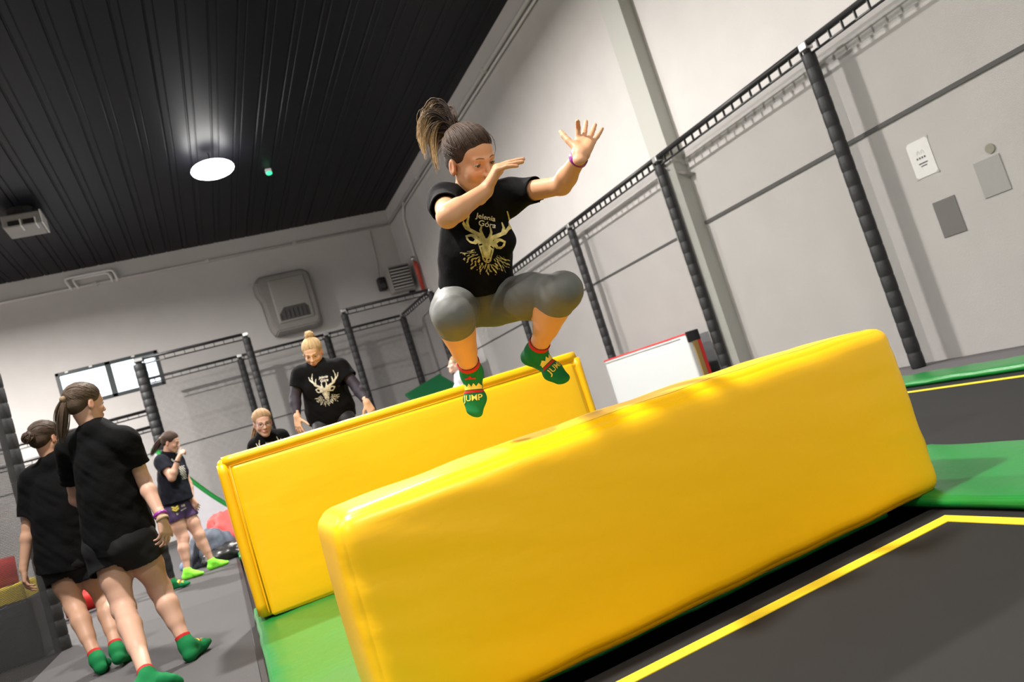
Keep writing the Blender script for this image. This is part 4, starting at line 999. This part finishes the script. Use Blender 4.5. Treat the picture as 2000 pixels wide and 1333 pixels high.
# ---------------------------------------------------------------- the jumper
j = dict(head=at(920, 313, 2.60), hfw=cdir(.62, -.32, -.70), hup=cdir(-.16, .92, -.35), neck=at(921, 388, 2.73),
         shR=at(868, 392, 2.62), shL=at(1001, 380, 2.80), elR=at(874, 424, 2.34), wrR=at(948, 373, 2.47), elL=at(1097, 362, 2.62), wrL=at(1135, 302, 2.50),
         hipR=at(891, 600, 2.92), hipL=at(970, 590, 2.97), knR=at(884, 616, 2.55), knL=at(1100, 568, 2.62), anR=at(921, 728, 2.78), anL=at(1046, 688, 2.88),
         ftR=cdir(.03, -.80, -.45), ftL=cdir(.80, -.45, -.42))
hd = dict(R=(cdir(.45, .87, -.12), cdir(.80, -.42, .25), [(42, 6, 2), (44, 4, 2), (46, 4, 2), (40, 14, 8)], (.10, .02, -.05, -.30)),
          L=(cdir(.24, .74, .62), cdir(-.1, .64, -.77), [(42, 60, 30), (2, 6, 4), (0, 6, 4), (4, 10, 6)], (.16, .07, -.10, -.34), ((.66, .60, .15), (.62, .75, .05), (.55, .80, 0))))
P1 = person('woman with flying ponytail and grey leggings jumping above the front yellow block', j, h=.0042, s=.97, br=.86, skin=(.57, .30, .165), bottom='leggings', bot_mat=M_legg, bot_frac=.20,
            hair_style='fling', hands=hd, sleeve=.50, loose=.012, folds=.007, shirt_len=-.115, hems=-.004, legw=1.20, fs=.86, hair=(.045, .026, .016), lid=.0048)
def fling(P):
    rnd = random.Random(3); lines = []
    ctl = [(888, 262, 2.72), (868, 236, 2.74), (842, 228, 2.75), (824, 246, 2.75), (822, 282, 2.74), (828, 316, 2.73)]
    C_ = [at(*c) for c in ctl]
    locks = [(rnd.random(), rnd.uniform(.6, 1.0), A_(rnd.gauss(0, 1), rnd.gauss(0, 1), rnd.gauss(0, 1)) * .011, rnd.uniform(0, 6), rnd.uniform(.6, 1.5)) for _ in range(34)]
    for i in range(620):
        lay, ln, off, wv, dk = locks[i % 34]; ln = ln * rnd.uniform(.82, 1.06); off = off + A_(rnd.gauss(0, 1), rnd.gauss(0, 1), rnd.gauss(0, 1)) * .0035; dk *= rnd.uniform(.8, 1.25)
        lay = min(1, max(0, lay + rnd.gauss(0, .05))); inn = CR * .055 * lay - CU * .030 * lay; pts, rad, cc = [], [], []
        for k_ in range(15):
            t_ = k_ / 14 * ln * 4.999; q = int(t_); f = t_ - q
            p0, p1_, p2, p3 = C_[max(0, q - 1)], C_[q], C_[min(5, q + 1)], C_[min(5, q + 2)]
            p = .5 * (2 * p1_ + (p2 - p0) * f + (2 * p0 - 5 * p1_ + 4 * p2 - p3) * f * f + (3 * p1_ - p0 - 3 * p2 + p3) * f ** 3)
            g = t_ / 5; pts.append(p + off * (.35 + 1.3 * math.sin(min(1, g * 1.25) * math.pi) + .4 * g) + inn * math.sin(min(1, g * 1.15) * math.pi / 2) ** 1.3 + CR * .005 * math.sin(g * 6 + wv) + CU * .003 * math.sin(g * 8 + wv * 2)); rad.append((.0019 if i > 90 else .0050) * (1 - .85 * k_ / 14))
            b_ = np.clip((g - .35) / .45, 0, 1); cc.append((A_(.05, .030, .020) * (1 - b_) + A_(.50, .33, .15) * b_) * dk * (1 if i > 90 else .45))
        lines.append((pts, rad, cc))
    strand_mesh('ponytail', lines, M_hair, P['E'], P['loc'])
    bm = bmesh.new(); tube(bm, [at(893, 270, 2.70) - P['loc'], at(884, 258, 2.725) - P['loc']], [.020, .018], 14); obj('hair_tie', bm, M_dark, P['E'], True)
    # loose strand by the forehead
    strand_mesh('loose_strand', [([at(957, 262 + 0, 2.52), at(966, 275, 2.50), at(968, 292, 2.50), at(965, 305, 2.51)], [.0012, .001, .0008, .0004], [A_(.05, .03, .02)] * 4), ([at(950, 256, 2.53), at(962, 268, 2.51), at(966, 284, 2.51)], [.0014, .001, .0004], [A_(.05, .03, .02)] * 3)], M_hair, P['E'], P['loc'])
fling(P1)
ctr1 = at(948, 470, 2.66)
shirt_print(P1, ctr1, size=.92, ex=nrm(cdir(.93, -.08, .36)), ey=nrm(P1['u']), dr=cdir(0, 0, 1), step=.0013)
sock_print(P1, 'R'); sock_print(P1, 'L')
band(P1, 'L', M_band)

# ---------------------------------------------------------------- the two walkers seen from behind
j = dict(head=at(166, 790, 4.40), hfw=cdir(.52, -.05, .85), hup=cdir(-.22, .97, .05), neck=at(186, 838, 4.40),
         shR=at(247, 858, 4.36), shL=at(132, 876, 4.46), elR=at(281, 940, 4.42), wrR=at(316, 1012, 4.30), elL=at(150, 975, 4.62), wrL=at(215, 1010, 4.72),
         hipR=at(262, 1050, 4.40), hipL=at(206, 1062, 4.44), knR=at(312, 1150, 4.48), knL=at(242, 1190, 4.32), anR=gnd(365, 1262, .085), anL=gnd(289, 1326, .09),
         ftR=nrm(gnd(403, 1235, .03) - gnd(361, 1276, 0)), ftL=nrm(A_(.92, -.30, -.05)))
hd = dict(R=(cdir(.28, -.94, -.15), cdir(-.9, -.2, .3), RELAX), L=(cdir(.6, -.5, .4), cdir(.2, -.3, -.9), RELAX))
P2 = person('woman with a brown ponytail, black T-shirt and shorts, walking away at left', j, h=.0065, s=1.02, br=1.02, skin=(.60, .36, .26), bot_frac=.42, hair=(.075, .052, .036), hair_dir=cdir(-.04, -1, 0),
            hands=hd, sleeve=.62, loose=.026, hems=.014, shirt_len=.05, folds=.011, bot_loose=.035)
band(P2, 'R', M_band, r=.0365); band(P2, 'R', mat('tan_band', (.35, .25, .15), .6), 'bracelet', -.012, .034); sock_print(P2, 'R')
j = dict(head=at(90, 858, 5.05), hfw=cdir(.30, -.06, .95), hup=cdir(-.24, .97, .05), neck=at(104, 900, 5.05),
         shR=at(150, 915, 5.10), shL=at(62, 935, 5.05), elR=at(165, 1000, 5.2), wrR=at(175, 1060, 5.15), elL=at(56, 1028, 5.02), wrL=at(46, 1112, 4.95),
         hipR=at(160, 1080, 5.06), hipL=at(112, 1092, 5.06), knR=at(205, 1172, 5.10), knL=at(146, 1185, 5.0), anR=gnd(228, 1272, .10), anL=gnd(190, 1290, .09),
         ftR=nrm(A_(.30, .95, -.15)), ftL=nrm(A_(-.05, 1, 0)))
hd = dict(R=(cdir(.3, -.9, -.1), cdir(-.9, -.2, .3), RELAX), L=(cdir(.12, -.98, -.1), cdir(.75, .05, .6), RELAX))
person('person with a hair bun, in black, walking half hidden behind the ponytailed walker', j, h=.007, s=1.0, br=1.0, skin=(.52, .30, .20), bot_frac=.46, hair=(.05, .032, .022), hair_style='bun', hands=hd, sleeve=.80, loose=.032, hems=.022, shirt_len=.07, folds=.010)

# ---------------------------------------------------------------- the drinker in purple shorts
j = dict(head=at(333, 864, 9.05), hfw=cdir(.92, -.12, .05), hup=cdir(-.12, .99, 0), neck=at(327, 890, 9.06),
         shR=at(314, 903, 8.92), shL=at(346, 899, 9.22), elR=at(336, 934, 8.82), wrR=at(348, 897, 8.86), elL=at(368, 945, 9.22), wrL=at(375, 976, 9.12),
         hipR=at(338, 1000, 8.98), hipL=at(360, 994, 9.14), knR=at(358, 1052, 8.95), knL=at(389, 1046, 9.10), anR=gnd(366, 1117, .09), anL=gnd(414, 1098, .09),
         ftR=nrm(gnd(402, 1118, .0) - gnd(361, 1131, 0)), ftL=nrm(gnd(446, 1098, 0) - gnd(408, 1112, 0)))
hd = dict(R=(cdir(.35, .93, 0), cdir(.6, -.2, .75), [(60, 70, 40)] * 4), L=(cdir(.55, -.83, 0), cdir(-.2, -.2, .9), RELAX))
P3 = person('woman in purple shorts and lime green socks holding her shirt collar to her mouth', j, h=.007, s=1.0, br=1.08, skin=(.62, .36, .26), top_mat=M_navy, bot_mat=mat('purple_shorts', (.045, .018, .085), .6), bot_frac=.36, bot_loose=.016, socks=('lime', 'lime'),
            hair=(.05, .03, .022), hair_dir=cdir(-.45, -.88, 0), hands=hd, sleeve=.55, loose=.028, hems=.02, shirt_len=-.115, folds=.009)
def emblem(P):
    o = P['bottom']; org = at(345, 996, 8.8); ex, ey, dr = CR * .96 + CU * .25, CU * .96 - CR * .25, nrm(at(348, 960, 9) - at(348, 960, 8))
    print_on('chevron_badge', o, lambda X, Y: (np.hypot(X + .012, Y - .012) < .056), .2, .2, .004, org, ex, ey, dr, M_dark, P['E'], P['loc'], .003)
    print_on('chevron_print', o, lambda X, Y: seg_mask(X, Y, [([(-.045, .034), (-.012, .016), (.020, .034)], .009, .009), ([(-.045, .006), (-.012, -.012), (.020, .006)], .009, .009)]), .2, .2, .004, org, ex, ey, dr, M_gold, P['E'], P['loc'], .005)
    print_on('small_print', o, lambda X, Y: (np.abs(X - .085) < .02) & (np.abs(Y - .025) < .012) & ~(np.abs(X - .08) < .004) | (np.abs(X + .005) < .010) & (np.abs(Y + .052) < .011) & ~((np.abs(X + .005) < .004) & (np.abs(Y + .052) < .006)) | (np.abs(Y + .02 - (X - .08) * .2) < .006) & (np.abs(X - .08) < .035) & (np.sin(X * 700) > -.3), .28, .2, .004, org, ex, ey, dr, M_printw, P['E'], P['loc'], .003)
    print_on('side_print', P['shirt'], lambda X, Y: seg_mask(X, Y, [([(-.06, .17), (-.045, .145), (-.03, .14)], .010, .004)]) | ((np.sin(X * 260 + Y * 170) + np.sin(Y * 420) > .6) & (np.abs(X - .03) < .035) & (Y < .07) & (Y > -.09)), .3, .4, .005, at(352, 922, 8.8), ex, ey, dr, M_printw, P['E'], P['loc'], .003)
emblem(P3)
band(P3, 'R', M_dark, 'bracelet', .03, .034)

# ---------------------------------------------------------------- blonde woman bouncing behind the rear block
j = dict(head=at(611, 689, 6.45), hfw=cdir(.12, -.42, -.90), hup=cdir(-.18, .90, -.38), neck=at(622, 716, 6.50),
         shR=at(586, 733, 6.48), shL=at(664, 717, 6.48), elR=at(576, 778, 6.45), wrR=at(580, 813, 6.35), elL=at(697, 757, 6.42), wrL=at(716, 786, 6.30),
         hipR=at(630, 812, 6.58), hipL=at(664, 803, 6.58), knR=at(632, 880, 6.36), knL=at(700, 862, 6.36), anR=at(648, 968, 6.62), anL=at(720, 945, 6.62),
         ftR=cdir(0, -.6, -.8), ftL=cdir(.2, -.6, -.8))
hd = dict(R=(cdir(.15, -.98, -.1), cdir(.5, -.2, .8), [(14, 12, 8)] * 4, (.30, .08, -.10, -.24), ((.8, .5, .1), (.8, .55, .1), (.7, .7, .1))), L=(cdir(.5, -.85, -.1), cdir(-.4, -.4, .8), RELAX))
P4 = person('blonde woman with a top bun and spread arms bouncing behind the rear yellow block', j, h=.007, s=1.0, br=1.04, skin=(.70, .43, .28), top='long', bottom='leggings', bot_mat=M_leggk, bot_frac=.9, hair=(.42, .30, .16), lid=.006, hair_style='topbun', hands=hd, sleeve=.55, loose=.030, hems=.01, shirt_len=.06, folds=.008)
shirt_print(P4, at(631, 763, 6.3), size=.98, ex=nrm(cdir(.98, .17, 0)), ey=nrm(cdir(-.17, .98, 0)), dr=cdir(0, 0, 1), step=.004, m1=mat('pale_print_deer', (.55, .53, .42), .7, vary=.3, vscale=60))

# ---------------------------------------------------------------- girl with glasses crouching behind the rear block
j = dict(head=at(513, 826, 6.60), hfw=cdir(.45, -.06, -.88), hup=cdir(-.15, .98, -.1), neck=at(518, 850, 6.65),
         shR=at(499, 872, 6.58), shL=at(550, 853, 6.72), elR=at(500, 930, 6.5), wrR=at(525, 965, 6.35), elL=at(580, 915, 6.7), wrL=at(575, 955, 6.4),
         hipR=at(540, 975, 6.85), hipL=at(575, 965, 6.90), knR=at(545, 1000, 6.45), knL=at(605, 985, 6.5), anR=gnd(565, 1065, .10), anL=gnd(615, 1050, .10), ftR=nrm(A_(.1, -1, 0)), ftL=nrm(A_(.35, -1, 0)))
hd = dict(R=(cdir(.5, -.6, -.5), cdir(.2, -.7, .3), RELAX), L=(cdir(-.3, -.7, -.5), cdir(0, -.7, .5), RELAX))
P5 = person('girl with glasses and fair hair peering over the rear yellow block', j, h=.007, s=.97, br=.92, skin=(.62, .38, .29), bottom='leggings', bot_mat=M_leggk, bot_frac=.9, hair=(.30, .19, .10), hair_dir=cdir(-.25, -.95, 0), hair_style='pony', hands=hd, loose=.022, shirt_len=.04)
HW, HA, l_ = P5['HW'], P5['HA'], P5['loc']; bm = bmesh.new()
for sx in (-1, 1): tube(bm, [HW(sx * .031 + .021 * math.cos(t_), .102, -.002 + .016 * math.sin(t_)) - l_ for t_ in np.linspace(0, 6.283, 17)], .0016, 6, False); tube(bm, [HW(sx * .053, .100, .003) - l_, HW(sx * .078, .0, .0) - l_], .0015, 6)
tube(bm, [HW(-.010, .104, .002) - l_, HW(.010, .104, .002) - l_], .0015, 6); obj('glasses', bm, M_dark, P5['E'])
shirt_print(P5, at(530, 886, 6.4), size=.85, ex=nrm(cdir(.97, .22, 0)), ey=nrm(cdir(-.22, .97, 0)), dr=nrm(at(530, 886, 7) - at(530, 886, 6)), step=.004, m1=M_printw)

# ---------------------------------------------------------------- fair-haired child, walker's companion, onlooker
def upright(px, py, Y, height, face, **kw):
    """plain standing pose whose feet are on the floor under the given place"""
    f = nrm(face); r = np.cross(f, A_(0, 0, 1)); k = height / 1.68; b = A_(px, py, Y); Z = A_(0, 0, 1)
    J = dict(head=b + Z * 1.565 * k + f * .02, hfw=f, hup=Z, neck=b + Z * 1.42 * k)
    for s_, q in (('R', 1), ('L', -1)):
        J['sh' + s_] = b + (Z * 1.36 + r * q * .165) * k; J['el' + s_] = b + (Z * 1.09 + r * q * .225 - f * .03) * k; J['wr' + s_] = b + (Z * .87 + r * q * .24 + f * .06) * k
        J['hip' + s_] = b + (Z * .87 + r * q * .085) * k; J['kn' + s_] = b + (Z * .47 + r * q * .10 + f * .03) * k; J['an' + s_] = b + (Z * .088 + r * q * .11 - f * .02) * k; J['ft' + s_] = nrm(f + r * q * .2)
    J.update(kw); return J, k
HD = lambda f: dict(R=(nrm(A_(0, 0, -1) + f * .2), -np.cross(f, A_(0, 0, 1)), RELAX), L=(nrm(A_(0, 0, -1) + f * .2), np.cross(f, A_(0, 0, 1)), RELAX))
pf = at(893, 712, 9.5); fF = cdir(-.9, -.05, -.2); J_, k = upright(pf[0], pf[1], .075, (pf[2] - .075) / 1.565 * 1.68, fF); 
person('fair-haired person whose small face shows just left of the jumping shin', J_, h=.008, s=k, br=.9 , skin=(.66, .42, .33), top_mat=mat('pale_cotton', (.52, .50, .54), .8), bottom='leggings', bot_mat=M_leggk, bot_frac=.9, hair=(.36, .24, .13), hair_style='bun', hands=HD(fF), sleeve=.8, loose=.03)
fG = nrm(A_(.85, -.25, 0)); pg = gnd(345, 1148); J_, k = upright(pg[0] - .26, pg[1] + .10, 0, 1.50, fG); J_['anR'] = gnd(338, 1138, .09); J_['knR'] = J_['anR'] + A_(-.02, .02, .38); J_['ftR'] = nrm(gnd(382, 1138) - gnd(340, 1152))
Pg = person('person in black leggings hidden behind the ponytailed walker, one green sock showing', J_, h=.008, s=k, skin=(.6, .36, .26), bottom='leggings', bot_mat=M_leggk, bot_frac=.9, hands=HD(fG)); sock_print(Pg, 'R')
fH = nrm(A_(.3, -1, 0)); J_, k = upright(-2.75, 8.9, 0, 1.66, fH)
person('onlooker in a light blue shirt behind the left net at the photo edge', J_, h=.008, s=k, skin=(.5, .3, .22), top_mat=mat('light_blue_cotton', (.22, .30, .40), .8), bottom='leggings', bot_mat=M_leggk, bot_frac=.9, hands=HD(fH), sleeve=.8)

# ---------------------------------------------------------------- clothes and bags on the floor behind the drinker
def heap(name, c, size, m, label, cat, seed, amp=.25, fr=4):
    bm = bmesh.new(); bmesh.ops.create_icosphere(bm, subdivisions=4, radius=1)
    for v in bm.verts:
        n_ = noise.noise(v.co * 1.3 + Vector((seed, 0, 0))) + .5 * noise.noise(Vector((v.co.x * fr, v.co.y * fr, v.co.z * 2 + seed))); d = v.co * (1 + amp * n_); d.z = max(d.z, -.55); v.co = Vector((d.x * size[0], d.y * size[1], (d.z + .55) * size[2]))
    o = obj(name, bm, m, None, True); o.location = c; return tag(o, label, cat)
g1 = gnd(410, 1115); g2 = gnd(440, 1105)
e = heap('sports_bag', gnd(414, 1106) + A_(.02, .42, 0), (.30, .26, .30), mat('slate_fabric', (.085, .10, .135), .8, vary=.3, vscale=14), 'slate blue fabric bag on the floor behind the lime-socked feet', 'bag', 2)
for k_ in range(3):
    bm = bmesh.new(); tube(bm, [(-.24 + .03 * k_ + .1 * math.sin(t_ / 8 * 3.1), -.22 + .06 * t_ / 2 * .3, .05 + .30 * math.sin(t_ / 8 * 3.0) + .02 * k_) for t_ in range(9)], .012, 6); obj('strap', bm, mat('dark_strap', (.03, .035, .05), .7), e, True)
heap('denim_jeans', gnd(398, 1104) + A_(-.04, .25, 0), (.22, .17, .14), mat('denim', (.12, .17, .26), .9, vary=.45, vscale=9), 'crumpled blue jeans on the floor between the lime green socks', 'jeans', 5, .4, 7)
heap('jacket', gnd(444, 1092) + A_(.10, .55, .0), (.34, .30, .36), mat('coral_fabric', (.50, .045, .04), .7, vary=.2, vscale=10), 'coral red jacket heaped against the left end of the rear yellow block', 'jacket', 8, .3, 5)
heap('shoulder_bag', gnd(440, 1098) + A_(.04, .20, 0), (.28, .16, .13), mat('black_leather', (.012, .012, .013), .35), 'black shiny bag on the floor below the coral jacket', 'bag', 11, .3, 5)
